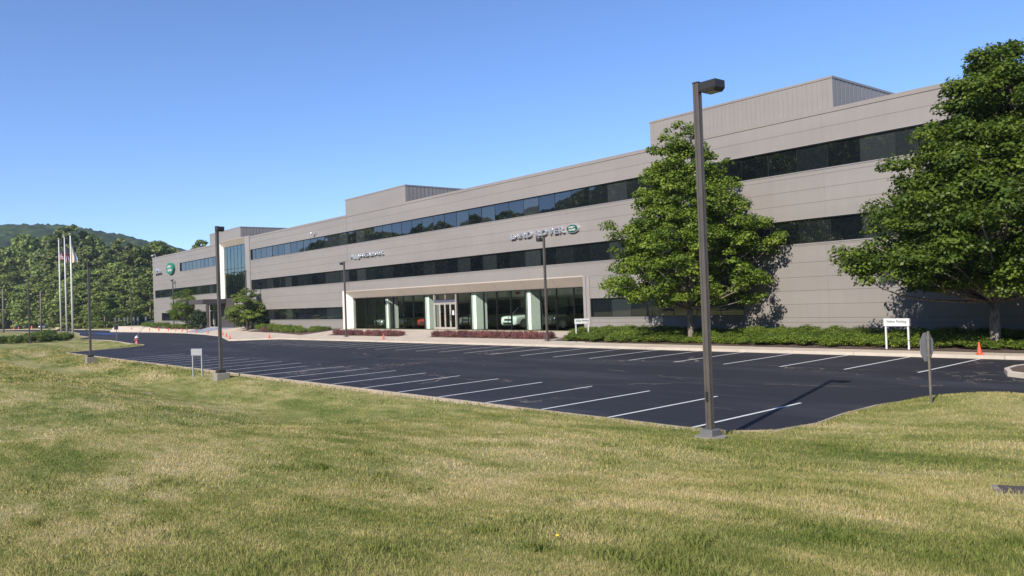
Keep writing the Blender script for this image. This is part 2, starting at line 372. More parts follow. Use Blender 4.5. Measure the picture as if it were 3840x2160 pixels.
def scatter(x0, x1, y0, y1, st):
    for i in range(int((x1-x0)/st)+1):
        for j in range(int((y1-y0)/st)+1):
            pts.append((x0+i*st+rnd.uniform(-.2, .2)*st, y0+j*st+rnd.uniform(-.2, .2)*st))
scatter(-24, 14, -6, 23, .55); scatter(-60, -24.5, -4, 15.2, 1.1); scatter(-150, -61, 0, 29, 2.5); scatter(-430, 60, 36, 41, 4.)
scatter(-440, 100, -160, 200, 15)
r = delaunay_2d_cdt([Vector(p) for p in pts], edges, [], 0, 1e-4)
V2 = np.array([(v.x, v.y) for v in r[0]]); T3 = np.array([tuple(f) for f in r[2]])
C3 = V2[T3].mean(1); cx, cy = C3[:, 0], C3[:, 1]
ina = in_poly(cx, cy, ASPH) & ~in_poly(cx, cy, RIGHT_ISLAND)
inw = in_poly(cx, cy, WALK); inb = in_poly(cx, cy, BED_R) | in_poly(cx, cy, BED_M) | in_poly(cx, cy, BED_L); ins = in_poly(cx, cy, SLATE)
ini = in_poly(cx, cy, RIGHT_ISLAND)
def region(name, mask, zf, mat, lab=None):
    t = T3[mask]; u, inv = np.unique(t.ravel(), return_inverse=True); xy = V2[u]
    z = zf(xy[:, 0], xy[:, 1]); tri = inv.reshape(-1, 3)
    a = xy[tri[:, 1]]-xy[tri[:, 0]]; b = xy[tri[:, 2]]-xy[tri[:, 0]]; neg = (a[:, 0]*b[:, 1]-a[:, 1]*b[:, 0]) < 0
    tri[neg] = tri[neg][:, ::-1]
    me = np_mesh(name, np.column_stack([xy, z]), tri.ravel(), 3, mat, smooth=True); o = link(name, me); tag(o, kind='structure'); return o
vf = lambda f: (lambda X, Y: np.array([f(a, b) for a, b in zip(X, Y)]))
region('parking_lot', ina, vf(gz), M['asphalt'])
region('pavement', inw & ~inb & ~ins, vf(walk_z), M['walk'])
region('path', ins, vf(lambda x, y: walk_z(x, y)), M['ramp'])
region('planting_soil', inb, vf(lambda x, y: walk_z(x, y)+.02), M['mulch'])
region('traffic_island_ground', ini, vf(lambda x, y: gz(x, y)+.15), M['mulch'])
isnear = cy < 24.5; isnear |= (cx < -86) & (cy < 38.5) & ~ina
region('lawn', ~ina & ~inw & ~ini & isnear, lawn_z, M['lawn'])
def far_z(x, y):
    if x > -177 and y > D-1: return walk_z(max(-177, x), min(y, D))
    return gz(x, y)+.15+max(0, y-56)*.05
region('ground', ~ina & ~inw & ~ini & ~isnear, vf(far_z), M['lawn'])
def kerb(name, P, zf, mat, w=.15, h=.145, side=1, label=None):
    """a real kerb stone swept along the polyline; side=+1 keeps it on the left of the walking direction"""
    Q = []
    for a, b in zip(P[:-1], P[1:]):
        k = max(1, int(math.dist(a, b)/1.5))
        Q += [(a[0]+(b[0]-a[0])*i/k, a[1]+(b[1]-a[1])*i/k) for i in range(k)]
    Q.append(P[-1]); mb = MB(); vs = []
    for i, p in enumerate(Q):
        a = Q[max(0, i-1)]; b = Q[min(len(Q)-1, i+1)]; d = Vector((b[0]-a[0], b[1]-a[1])).normalized(); nx, ny = -d.y*side, d.x*side
        z = zf(*p)
        for (o_, zz) in ((0, -.1), (-.0, h-.02), (.02, h), (w, h+.004), (w, -.1)): vs.append((p[0]+nx*o_, p[1]+ny*o_, z+zz))
    fs = [(i*5+j, i*5+j+1, (i+1)*5+j+1, (i+1)*5+j) for i in range(len(Q)-1) for j in range(4)]
    fs += [(0, 1, 2, 3, 4), tuple(range(len(vs)-5, len(vs)))]
    mb.add(vs, fs); return tag(mb.build(name, mat), kind='structure')
kerb('kerb', [(60, 34.45)]+FAR_KERB, gz, M['kerb'], .16, .155, -1)
kerb('kerb', NEAR[:-2], gz, M['block'], .10, .09, 1)
kerb('kerb', RIGHT_ISLAND[:], gz, M['kerb'], .16, .165, -1)
kerb('kerb', [(-178, 40.4), (-176, 41.6), (-186, 43.0), (-210, 44.2), (-250, 44.5), (-300, 42.5), (-335, 38.6)], gz, M['kerb'], .16, .155, -1)
# painted bay lines
def line_quad(mb, x, y0, y1, w=.10):
    k = 4
    for i in range(k):
        a = y0+(y1-y0)*i/k; b = y0+(y1-y0)*(i+1)/k
        mb.quad((x-w/2, a, gz(x, a)+.005), (x+w/2, a, gz(x, a)+.005), (x+w/2, b, gz(x, b)+.005), (x-w/2, b, gz(x, b)+.005))
S = 2.7432; mb = MB()
for i in range(21):
    x = -12.66-S*i+(.1 if i == 0 else 0); line_quad(mb, x, 15.46, 20.62)
for i in range(25): line_quad(mb, -13.05-S*i, 29.0, 34.42)
line_quad(mb, -3.5, 23.8, 24.2, 2.)
tag(mb.build('road_markings', M['paint']), kind='structure')
mb = MB(); 
for (x0, x1, y0, y1) in [(-196, -181, 35.4, 36.6), (-178, -166, 35.6, 37.4), (-165, -152, 34.0, 36.2)]:
    mb.quad((x0, y0, gz(x0, y0)+.006), (x1, y0, gz(x1, y0)+.006), (x1, y1, gz(x1, y1)+.006), (x0, y1, gz(x0, y1)+.006))
tag(mb.build('accessible_bay_marking', M['bluepaint']), kind='structure')

# ------------------------------------------------------------------ the long office building
BX0, BX1, BD = -150.4, 24.0, 34.0
ZR = 12.86
bld = tag(empty('office_building', (-64, D, .7)), 'three storey taupe metal-clad office block with dark ribbon windows', 'office building')
ORG = Vector((-64, D, .7))
class BB(MB):
    def build(s, name, mats, parent=None, **k):
        s.v = [tuple(Vector(v)-(ORG if parent is not None else Vector((0, 0, 0)))) for v in s.v]
        return MB.build(s, name, mats, parent, **k)
SEAMS = [-.1, .80, 1.34, 1.60, 2.35, 3.10, 3.85, 4.66, 5.56, 6.2, 7.05, 7.92, 8.67, 9.41, 10.2, 11.09, 11.92, 12.64]
VJ = [BX0, -77.6, -39.3, -22.9, BX1]
OPEN = [(-135.05, -117.9, 9.71, 11.08), (-104.8, BX1, 9.71, 11.08), (-149.3, -117.9, 5.71, 7.04), (-104.8, BX1, 5.71, 7.04),
        (-145.75, -122.8, 1.73, 3.06), (-102.6, -78.95, 1.73, 3.06), (-41.15, -28.3, 1.73, 3.06),
        (-78.75, -41.8, -1, 4.66), (-116.8, -106.5, 4.8, 12.95), (-122.8, -111.3, -1, 4.3)]
wall = BB()
zs = sorted(set(SEAMS+[o[2] for o in OPEN]+[o[3] for o in OPEN])); xs = sorted(set(VJ+[o[0] for o in OPEN]+[o[1] for o in OPEN]))
zs = [z for z in zs if -.2 < z < 12.7]; g = .006
gapz = set(SEAMS); gapx = set(VJ)
for i in range(len(zs)-1):
    z0, z1 = zs[i], zs[i+1]; run = None
    def flush(a, b):
        wall.box(a+(.02 if a == -77.6 else g*.5 if a in gapx else 0), b-(.02 if b == -77.6 else g*.5 if b in gapx else 0), D, D+.12, z0+(g if z0 in gapz else 0), z1-(g if z1 in gapz else 0))
    for j in range(len(xs)-1):
        x0, x1 = xs[j], xs[j+1]; mx_, mz_ = (x0+x1)/2, (z0+z1)/2
        solid = not any(a < mx_ < b and c < mz_ < d for a, b, c, d in OPEN)
        if solid:
            if run is None: run = x0
            if x1 in gapx: flush(run, x1); run = None
        elif run is not None: flush(run, x0); run = None
    if run is not None: flush(run, xs[-1])
wall.box(BX0+.003, BX0+.15, D+.13, D+BD, -.2, ZR-.25); wall.box(BX1-.15, BX1, D+.13, D+BD, -.2, ZR-.25); wall.box(BX0+.2, BX1-.2, D+BD-.2, D+BD, -.2, ZR-.25)
wall.build('wall', M['panel'], bld)
back = BB()    # dark joints seen through the gaps between the sheets
bz = sorted(set([-.2, 12.6]+[o[2] for o in OPEN if o[2] > 0]+[o[3] for o in OPEN if o[3] < 12.6])); bxs = sorted(set([BX0, BX1]+[o[0] for o in OPEN]+[o[1] for o in OPEN]))
for i in range(len(bz)-1):
    run = None
    for j in range(len(bxs)-1):
        mx_, mz_ = (bxs[j]+bxs[j+1])/2, (bz[i]+bz[i+1])/2
        solid = not any(a < mx_ < b and c < mz_ < d for a, b, c, d in OPEN)
        if solid and run is None: run = bxs[j]
        if not solid and run is not None: back.box(run, bxs[j], D+.125, D+.2, bz[i], bz[i+1]); run = None
    if run is not None: back.box(run, bxs[-1]-.01, D+.125, D+.2, bz[i], bz[i+1])
back.build('wall_backing', M['seam'], bld)
cp = BB()
cp.box(BX0-.03, -116.85, D-.035, D+.45, 12.645, ZR+.01); cp.box(-104.75, BX1+.03, D-.035, D+.45, 12.645, ZR+.01)
cp.box(BX0-.03, BX0+.45, D+.455, D+BD, 12.645, ZR+.01); cp.box(BX1-.45, BX1+.03, D+.455, D+BD, 12.645, ZR+.01)
cp.build('coping', M['coping'], bld)
BB().box(BX0+.2, BX1-.2, D+2.6, D+BD-.25, 12.2, 12.3).build('roof', M['roof'], bld)
BB().box(BX0-1.1, BX0-.01, D+.4, D+20, -.3, 5.35).build('side_wing', M['panel_lt'], bld)
# joints between glass heads/sills and cladding: thin light flashings
sl_ = BB()
def ribbon(x0, x1, z0, z1, curtain=None):
    """one strip window: recessed dark panes, thin mullions, flashing above and below"""
    y = D+.14
    fr = BB(); fr.box(x0, x1, D+.02, D+.19, z0, z0+.035); fr.box(x0, x1, D+.02, D+.19, z1-.035, z1)
    fr.box(x0, x0+.04, D+.02, D+.19, z0+.035, z1-.035); fr.box(x1-.04, x1, D+.02, D+.19, z0+.035, z1-.035)
    k0 = math.ceil((x0+24.54)/1.8315); gx = [-24.54+1.8315*k for k in range(k0, 200) if -24.54+1.8315*k < x1-.3]
    gx = [x for x in gx if x > x0+.3]
    for i, x in enumerate(gx): ww = .010 if i % 3 else .016; fr.box(x-ww, x+ww, D+.12, D+.19, z0+.035, z1-.035)
    f = fr.build('window', M['mullion'], bld)
    pn = BB(); e = [x0+.04]+gx+[x1-.04]
    for a, b in zip(e[:-1], e[1:]):
        dx, dz = rnd.gauss(0, .0032), rnd.gauss(0, .0030)
        pn.quad((a, y-dx, z0+.03), (b, y+dx, z0+.03), (b, y+dx+dz, z1-.03), (a, y-dx+dz, z1-.03))
    pn.build('pane', M['glass'], f)
    sl_.box(x0, x1, D-.03, D+.015, z0-.055, z0-.012); sl_.box(x0, x1, D-.02, D+.015, z1+.012, z1+.045)
for o in OPEN[:7]: ribbon(*o)
sl_.build('window_flashing', M['panel_lt'], bld)
# roof plant rooms
def penthouse(x0, x1, y0, y1, z0, z1):
    mb = BB(); n_ = int((x1-x0)/.3); st = (x1-x0)/n_
    for i in range(n_): mb.box(x0+i*st, x0+i*st+st-.007, y0, y0+.05, z0, z1-.12)
    n_ = int((y1-y0)/.45); st = (y1-y0)/n_
    for i in range(n_): mb.box(x1-.05, x1, y0+i*st+.02, y0+i*st+st-.05, z0, z1-.12)
    mb.box(x0+.02, x1-.06, y0+.055, y1-.02, z0, z1-.14)
    o = mb.build('roof_penthouse', M['panel'], bld)
    c = BB(); c.box(x0-.03, x1+.03, y0-.03, y1, z1-.118, z1); 
    c.v = [tuple(Vector(v)-ORG) for v in c.v]; MB.build(c, 'parapet_cap', M['coping'], o)
k = 1.0148
penthouse(-35.0*k, -22.2*k, D+.6, D+22, 12.2, 3.14+11.44*k)
penthouse(-77.7*k, -65.55*k, D+.6, D+21, 12.2, 3.14+11.40*k)
penthouse(-120.4*k, -108.1*k, D+.6, D+22, 12.2, 3.14+11.37*k)
BB().tube([(-19.6, D+1.2, 12.2), (-19.6, D+1.2, 13.05)], .07).build('vent_pipe', M['white'], bld)

# showroom: splayed portal, tall green glass, white piers behind, cars inside
SX0, SX1, GY, SXI = -78.75, -41.8, D+.6, -77.82
p_ = BB(); p_.add([(SX0, D-.002, 4.66), (SX1, D-.002, 4.66), (SX1, GY+.01, 3.95), (SXI-.05, GY+.01, 3.95), (SX0, D+.0, 4.75), (SX1, D+.0, 4.75), (SX1, GY+.12, 4.75), (SX0, GY+.12, 4.75)],
      [(0, 1, 2, 3), (4, 7, 6, 5), (0, 4, 5, 1), (1, 5, 6, 2), (2, 6, 7, 3), (3, 7, 4, 0)])
so_ = p_.build('soffit', M['soffit'], bld)
mb = BB()
for x in np.arange(SX0+4.2, SX1-.5, 3.66):
    mb = BB(); mb.add([(x, D-.006, 4.655), (x+.02, D-.006, 4.655), (x+.02, GY+.0, 3.952), (x, GY+.0, 3.952)], [(0, 1, 2, 3)])
    mb.v = [tuple(Vector(v)-ORG) for v in mb.v]; MB.build(mb, 'soffit_joint', M['seam'], so_)
BB().prism([(SX0-.20, D-.06), (SX0, D-.06), (SXI, GY+.02), (SXI, GY+.3), (SX0-.2, GY+.3)], 'z', -.2, 4.77).build('portal_fin', M['white_fin'], bld)
mb = BB(); mb.box(SX1, SX1+.28, D-.07, GY+.3, -.2, 4.66); mb.box(SX1+.31, SX1+.64, D-.05, D+.3, -.2, 4.66); mb.build('pilaster', M['panel_lt'], bld)
GM = [-78.92, -76.04, -74.12, -72.18, -70.47, -68.58, -66.67, -64.74, -62.92, -61.11, -59.24, -57.27, -55.37, -53.53, -51.63, -49.79, -47.91, -46.05, -44.09]
GM = [x*(GY/41.97) for x in GM]
DX0, DX1 = -62.1, -58.55
mb = BB()
mb.box(SXI, DX0-.05, GY-.05, GY+.08, .62, .74); mb.box(DX1+.05, SX1, GY-.05, GY+.08, .62, .74); mb.box(SXI, SX1, GY-.04, GY+.07, 3.875, 3.945)
for x in GM[1:]:
    if not (DX0-.1 < x < DX1+.1): mb.box(x-.022, x+.022, GY-.07, GY+.09, .74, 3.875)
gf = mb.build('showroom_window', M['mullion'], bld)
e = [SXI]+GM[1:]+[SX1]
for side in (0, 1):
  mb = BB()
  for a, b in zip(e[:-1], e[1:]):
    if a < DX0 < b: b = DX0-.03
    if a < DX1 < b: a = DX1+.03
    if (b < DX0 and side == 0) or (a > DX1 and side == 1): dx = rnd.gauss(0, .002); mb.quad((a+.02, GY-dx, .73), (b-.02, GY+dx, .73), (b-.02, GY+dx, 3.88), (a+.02, GY-dx, 3.88))
  mb.v = [tuple(Vector(v)-ORG) for v in mb.v]; MB.build(mb, 'pane', M['green_glass'], gf)
mb = BB(); mb.quad((DX0+.05, GY, 3.3), (DX1-.05, GY, 3.3), (DX1-.05, GY, 3.88), (DX0+.05, GY, 3.88)); mb.v = [tuple(Vector(v)-ORG) for v in mb.v]; MB.build(mb, 'transom_pane', M['green_glass'], gf)
# entrance doors: four leaves in a pale aluminium frame
mb = BB(); mb.box(DX0, DX0+.09, GY-.12, GY+.1, .7, 3.875); mb.box(DX1-.09, DX1, GY-.12, GY+.1, .7, 3.875); mb.box(DX0+.09, DX1-.09, GY-.12, GY+.1, 3.06, 3.16); mb.box(-60.35, -60.3, GY-.05, GY+.05, 3.4, 3.875)
de = mb.build('entrance_door_frame', M['alu'], bld)
mb = BB(); mb.box(DX0+.09, DX1-.09, GY-.16, GY-.02, 3.165, 3.38); mb.v = [tuple(Vector(v)-ORG) for v in mb.v]; MB.build(mb, 'door_header', simple('blue_grey_header', (.17, .18, .24), .3, .4), de)
ww = (DX1-DX0-.18)/4
for i in range(4):
    a = DX0+.09+i*ww; b = a+ww; mb = BB()
    mb.box(a+.01, a+.095, GY-.09, GY-.03, .72, 3.055); mb.box(b-.095, b-.01, GY-.09, GY-.03, .72, 3.055); mb.box(a+.095, b-.095, GY-.09, GY-.03, .72, .92); mb.box(a+.095, b-.095, GY-.09, GY-.03, 2.97, 3.055)
    mb.build('door', M['alu'], bld)
    mb = BB(); mb.quad((a+.09, GY-.06, .9), (b-.09, GY-.06, .9), (b-.09, GY-.06, 2.98), (a+.09, GY-.06, 2.98)); mb.build('door_pane', M['door_glass'], bld)
mb = BB(); mb.tube([(-59.4, GY-.16, 1.55), (-59.4, GY-.16, 2.0)], .022, 6); mb.box(-59.42, -59.38, GY-.16, GY-.09, 1.53, 1.56); mb.box(-59.42, -59.38, GY-.16, GY-.09, 1.99, 2.02); mb.build('door_handle', M['pole_dk'], bld)
BB().box(-59.17, -58.87, GY-.10, GY-.093, 2.0, 2.42).build('door_notice', M['white'], bld)
# interior shell
IY = D+7.9; CH = 4.1
BB().box(SX0-2, SX1+2, GY+.1, IY, .55, .70).build('floor', M['tile'], bld)
BB().box(SX0-2, SX1+2, GY+.13, IY, CH, CH+.1).build('ceiling', M['plaster'], bld)
mb = BB(); mb.box(SX0-2.2, SX1+2.2, IY, IY+.15, .5, CH); mb.box(SX0-2.1, SX0-2.0, GY+.3, IY, .5, CH); mb.box(SX1+2.0, SX1+2.1, GY+.3, IY, .5, CH)
mb.box(SX0-2.1, SX1+2.1, IY-2.4, IY-2.32, 3.45, CH)
iw = mb.build('interior_wall', M['plaster'], bld)
mb = BB()
for a, b, z in [(-90, -80.5, 3.2), (-79, -72, 3.3), (-68.5, -65.5, 3.0), (-63.5, -58.5, 3.2), (-57.2, -55.2, 3.0), (-51, -49, 3.1)]:
    if b > SX0-1.9: BB().box(max(a, SX0-1.9), b, IY-.08, IY-.01, .71, z).build('wall_opening_shade', M['opening_shade'], bld)  # thin dark sheets on the wall, shade of the openings painted in
mb = BB()
for a, b, z in [(-48.5, -43, 3.05), (-54.7, -51.6, 3.2)]: BB().box(a, b, IY-.3, IY-.02, .71, z).build('feature_wall', M['plaster2'], bld)
mb = BB(); mb.box(-47.2, -44.6, IY-.42, IY-.34, 2.3, 3.0); mb.build('wall_screen', M['black'], bld)
mb = BB()
for x in (-74, -66, -57.5, -52.6, -48.2, -44.4): BB().box(x, x+.7, IY-2.46, IY-2.405, 3.62, 3.95).build('air_vent', M['plaster2'], bld)
BB().box(-69.3, -68.8, IY-2.52, IY-2.47, 3.62, 3.86).build('exit_sign', M['red_exit'], bld); BB().box(-56.1, -55.6, IY-2.52, IY-2.47, 3.66, 3.90).build('exit_sign', M['red_exit'], bld)
for x in (-71.65, -64.15, -56.75, -49.45):
    mb = BB(); mb.box(x, x+.32, GY+.22, GY+1.1, .70, CH); mb.box(x+.35, x+.72, GY+.25, GY+1.45, .70, CH); mb.build('pier', M['plaster'], bld, bevel=.01)

# atrium: white fin, beige soffit, blue-green curtain wall above the dark canopy
AX0, AX1, AY, AXI = -116.8, -106.5, D+.4, -115.9
BB().prism([(AX0-.30, D-.10), (AX0, D-.10), (AXI, AY+.02), (AXI, AY+.3), (AX0-.3, AY+.3)], 'z', 4.79, 12.98).build('portal_fin', M['white_fin'], bld)
mb = BB(); mb.box(AX1, AX1+1.6, D-.10, AY+.3, -.2, 13.0); mb.build('pilaster', M['panel_lt'], bld)
mb = BB(); mb.add([(AX0, D-.08, 12.95), (AX1, D-.08, 12.95), (AX1, AY+.01, 12.16), (AXI-.05, AY+.01, 12.16), (AX0, D-.08, 13.0), (AX1, D-.08, 13.0), (AX1, AY+.12, 13.0), (AX0, AY+.12, 13.0)],
      [(0, 1, 2, 3), (4, 7, 6, 5), (0, 4, 5, 1), (1, 5, 6, 2), (2, 6, 7, 3), (3, 7, 4, 0)]); mb.build('soffit', M['soffit'], bld)
mb = BB(); mb.box(AX0-.55, AX1+1.6, AY+.31, D+1.9, 12.3, 13.0); mb.build('parapet', M['panel'], bld)
mb = BB(); ax = np.linspace(AXI, AX1, 8)
for x in ax[1:-1]: mb.box(x-.014, x+.014, AY-.03, AY+.08, 4.8, 12.15)
for z in (4.8, 8.35, 8.9, 12.09): mb.box(AXI, AX1, AY-.04, AY+.07, z, z+.06)
af = mb.build('atrium_window', M['mullion'], bld)
mb = BB()
for a, b in zip(ax[:-1], ax[1:]):
    for z0, z1 in ((4.86, 8.35), (8.41, 8.9), (8.96, 12.09)):
        dx = rnd.gauss(0, .003); mb.quad((a, AY-dx, z0), (b, AY+dx, z0), (b, AY+dx, z1), (a, AY-dx, z1))
mb.v = [tuple(Vector(v)-ORG) for v in mb.v]; MB.build(mb, 'pane', M['atrium_glass'], af)
mb = BB(); mb.box(AX0-1, AX1+1, AY+5, AY+5.2, .7, 12.2); mb.box(AX0-.7, AX0-.6, AY+.3, AY+5, .7, 12.2); mb.box(AX1+1.61, AX1+1.7, AY+.3, AY+5, .7, 12.2); mb.box(AX0-.6, AX1+.6, AY+.35, AY+5, 12.0, 12.1)
mb.build('interior_wall', M['plaster'], bld)
mb = BB(); mb.box(AX0-.5, AX1+.5, AY+1.2, AY+1.35, 6.5, 7.75); mb.box(AX0-.5, AX1+.5, AY+1.2, AY+4.9, 6.35, 6.5); mb.build('balcony_front', M['plaster'], bld)
BB().box(AX0-.5, AX1+.5, AY+.4, AY+4.9, .5, .69).build('floor', M['tile'], bld)
mb = BB(); mb.box(-120.3, -114.2, 37.4, D-.15, 4.14, 4.78); cn = mb.build('entrance_canopy', M['canopy'], bld, bevel=.015)
mb = BB(); mb.box(-117.8, -111.3, D-.1, D+.4, -.1, 4.12); mb.box(-122.8, -121.9, D-.1, D+.4, -.1, 4.12); mb.box(-122.8, -111.3, D-.1, D+.5, 4.125, 4.79); mb.build('entrance_wall', M['canopy'], bld)
mb = BB()
for x in (-121.9, -119.95, -117.95): mb.box(x, x+.12, D+.1, D+.22, .7, 4.12)
for z in (.7, 3.1, 4.02): mb.box(-121.78, -117.95, D+.105, D+.215, z, z+.09)
ef = mb.build('entrance_door_frame', M['alu'], bld)
mb = BB(); mb.quad((-121.8, D+.16, .72), (-118, D+.16, .72), (-118, D+.16, 4.1), (-121.8, D+.16, 4.1)); mb.v = [tuple(Vector(v)-ORG) for v in mb.v]; MB.build(mb, 'pane', M['atrium_glass'], ef)
mb = BB(); mb.box(-120.05, -119.8, D+.0, D+.09, 1.1, 2.9); mb.build('door_handle', M['alu'], bld)

# ------------------------------------------------------------------ wall signs
def text_mesh(s, width, height, depth, squash=1.0, bold=.0, shear=0.):
    cu = bpy.data.curves.new('letters', 'FONT'); cu.body = s; cu.extrude = .02; cu.offset = bold; cu.align_x = 'LEFT'; cu.space_character = 1.08; cu.shear = shear; cu.resolution_u = 3; cu.bevel_depth = .010 if depth > .1 else 0; cu.bevel_resolution = 1
    o = bpy.data.objects.new('letters', cu); col.objects.link(o); bpy.context.view_layer.update()
    me = bpy.data.meshes.new_from_object(o.evaluated_get(bpy.context.evaluated_depsgraph_get())); bpy.data.objects.remove(o); bpy.data.curves.remove(cu)
    co = np.zeros(len(me.vertices)*3, np.float32); me.vertices.foreach_get('co', co); co = co.reshape(-1, 3)
    lo, hi = co.min(0), co.max(0); out = np.zeros_like(co)
    out[:, 0] = (co[:, 0]-lo[0])/(hi[0]-lo[0])*width; out[:, 2] = (co[:, 1]-lo[1])/(hi[1]-lo[1])*height
    out[:, 1] = -(co[:, 2]-lo[2])/(hi[2]-lo[2])*depth
    me.vertices.foreach_set('co', out.ravel()); me.update(); return me
def put_text(name, s, x, y, z, wd, h, mat, parent=None, depth=.1, bold=.0, bevel=0, shear=0.):
    me = text_mesh(s, wd, h, depth, bold=bold, shear=shear); me.materials.clear(); me.materials.append(mat); me.name = name
    o = link(name, me, parent, (x, y, z))
    if bevel: b = o.modifiers.new('b', 'BEVEL'); b.width = bevel; b.segments = 2; b.limit_method = 'ANGLE'
    return o
CAT = [(0, .60), (.07, .72), (.16, .80), (.30, .98), (.42, 1.0), (.60, .90), (.80, .72), (1.0, .60), (1.2, .42), (1.38, .22), (1.50, .10), (1.46, .0), (1.34, .08), (1.22, .02), (1.10, .12), (.98, .22), (.84, .30), (.70, .38), (.58, .44), (.46, .34), (.36, .14), (.26, .12), (.33, .34), (.36, .50), (.22, .52), (.10, .50), (.02, .50)]
def emblem(x, y, z, sx, sz, parent):
    n_ = len(CAT); vs = [(px*sx, 0, pz*sz) for px, pz in CAT]; cxx = sum(v[0] for v in vs)/n_; czz = sum(v[2] for v in vs)/n_
    ins_ = [(cxx+(v[0]-cxx)*.72, -.16, v[2]*.8+czz*.2) for v in vs]
    mb = MB(); mb.add(vs+ins_, [tuple(range(n_))[::1], tuple(range(n_, 2*n_))[::-1]]+[(i, (i+1) % n_, n_+(i+1) % n_, n_+i) for i in range(n_)])
    return mb.build('emblem', M['chrome'], parent, loc=(x, y, z))
s1 = tag(empty('wall_lettering', (-77.1, D-.04, 7.98)), 'raised chrome lettering with leaping cat emblem on cladding left of centre', 'sign', 'signs fixed to the facade')
emblem(0.1, 0, 0, 1.05, .66, s1)
put_text('letters', 'JAGUAR', 1.95, 0, .03, 5.35, .54, M['chrome'], s1, .20, .012)
s2 = tag(empty('wall_lettering', (-49.8, D-.04, 7.98)), 'long raised chrome two-word lettering above the showroom beside the oval badge', 'sign', 'signs fixed to the facade')
put_text('letters', 'LAND', .05, 0, .0, 2.62, .46, M['chrome'], s2, .20, .012)
put_text('letters', 'ROVER', 3.05, 0, .0, 3.33, .46, M['chrome'], s2, .20, .012)
def oval(cx, cz, rx, rz, green, lab, small=False):
    t = tag(empty('wall_badge', (cx, D-.02, cz)), lab, 'sign', 'signs fixed to the facade')
    def ell(a, b, y0, y1, nm, mat):
        q = [(a*math.cos(2*math.pi*i/48), b*math.sin(2*math.pi*i/48)) for i in range(48)]
        MB().prism(q, 'y', y0, y1).build(nm, mat, t)
    dp = .16 if not small else .32
    ell(rx, rz, -dp, 0, 'rim', M['chrome'] if not small else green); ell(rx*.90, rz*.86, -dp-.02, -dp-.002, 'face', green)
    h = rz*.44
    mw = M['white']; dy = -dp-.025
    put_text('letters', 'LAND', -rx*.56, dy, rz*.12, rx*.85, h, mw, t, .02, .03, shear=.2)
    put_text('letters', 'ROVER', -rx*.42, dy, -rz*.52, rx*1.0, h, mw, t, .02, .03, shear=.2)
    a = rx*.36
    MB().prism([(a, rz*.40), (rx*.55, rz*.40), (rx*.50, rz*.30), (a, rz*.28)], 'y', dy-.01, dy).build('dash', mw, t); mb = MB(); mb.prism([(-rx*.68, -rz*.22), (-rx*.48, -rz*.22), (-rx*.48, -rz*.34), (-rx*.60, -rz*.34)], 'y', dy-.01, dy)
    mb.build('dash', mw, t)
oval(-42.57, 8.215, .62, .315, M['green_sign'], 'small dark green oval badge with chrome rim at right of chrome lettering')
oval(-139.35, 10.41, 1.95, .95, M['green_sign2'], 'large bright green oval badge near the far end of the building', True)
s3 = tag(empty('wall_lettering', (-148.3, D-.04, 9.5)), 'small leaping cat emblem over lettering at the far corner of the building', 'sign', 'signs fixed to the facade')
emblem(0, 0, .65, 2.0, .8, s3); put_text('letters', 'JAGUAR', .2, 0, .08, 3.4, .4, M['text'], s3, .12, .02)
# two dome cameras
def dome_camera(x, y, z, lab, up=False):
    t = tag(empty('security_camera', (x, y, z)), lab, 'camera', 'security cameras on the building'); t.scale = (.62,)*3
    if up:
        MB().tube([(0, .3, -1.0), (0, .3, .1), (0, .25, .25), (-.15, -.1, .3), (-.35, -.4, .2)], .06, 8).build('bracket', M['white'], t, True)
        MB().lathe([(.05, .25), (.22, .2), (.24, -.05), (.18, -.2), (.05, -.28)], 12, (-.4, -.45)).build('housing', M['white'], t, True)
    else:
        MB().tube([(0, .35, -.5), (0, -.02, -.5), (0, -.05, 0), (-.15, -.45, .06), (-.5, -.62, .05)], .05, 8).build('bracket', M['signpanel'], t, True)
        MB().lathe([(.04, .12), (.2, .08), (.22, -.1), (.16, -.26), (.04, -.32)], 12, (-.62, -.66)).build('housing', M['white'], t, True)
    return t
dome_camera(-84.9, D-.02, 11.62, 'small white dome camera on an arm under the roof edge')
dome_camera(-149.5, D+.1, 13.2, 'white dome camera on a gooseneck above the far roof corner', True)

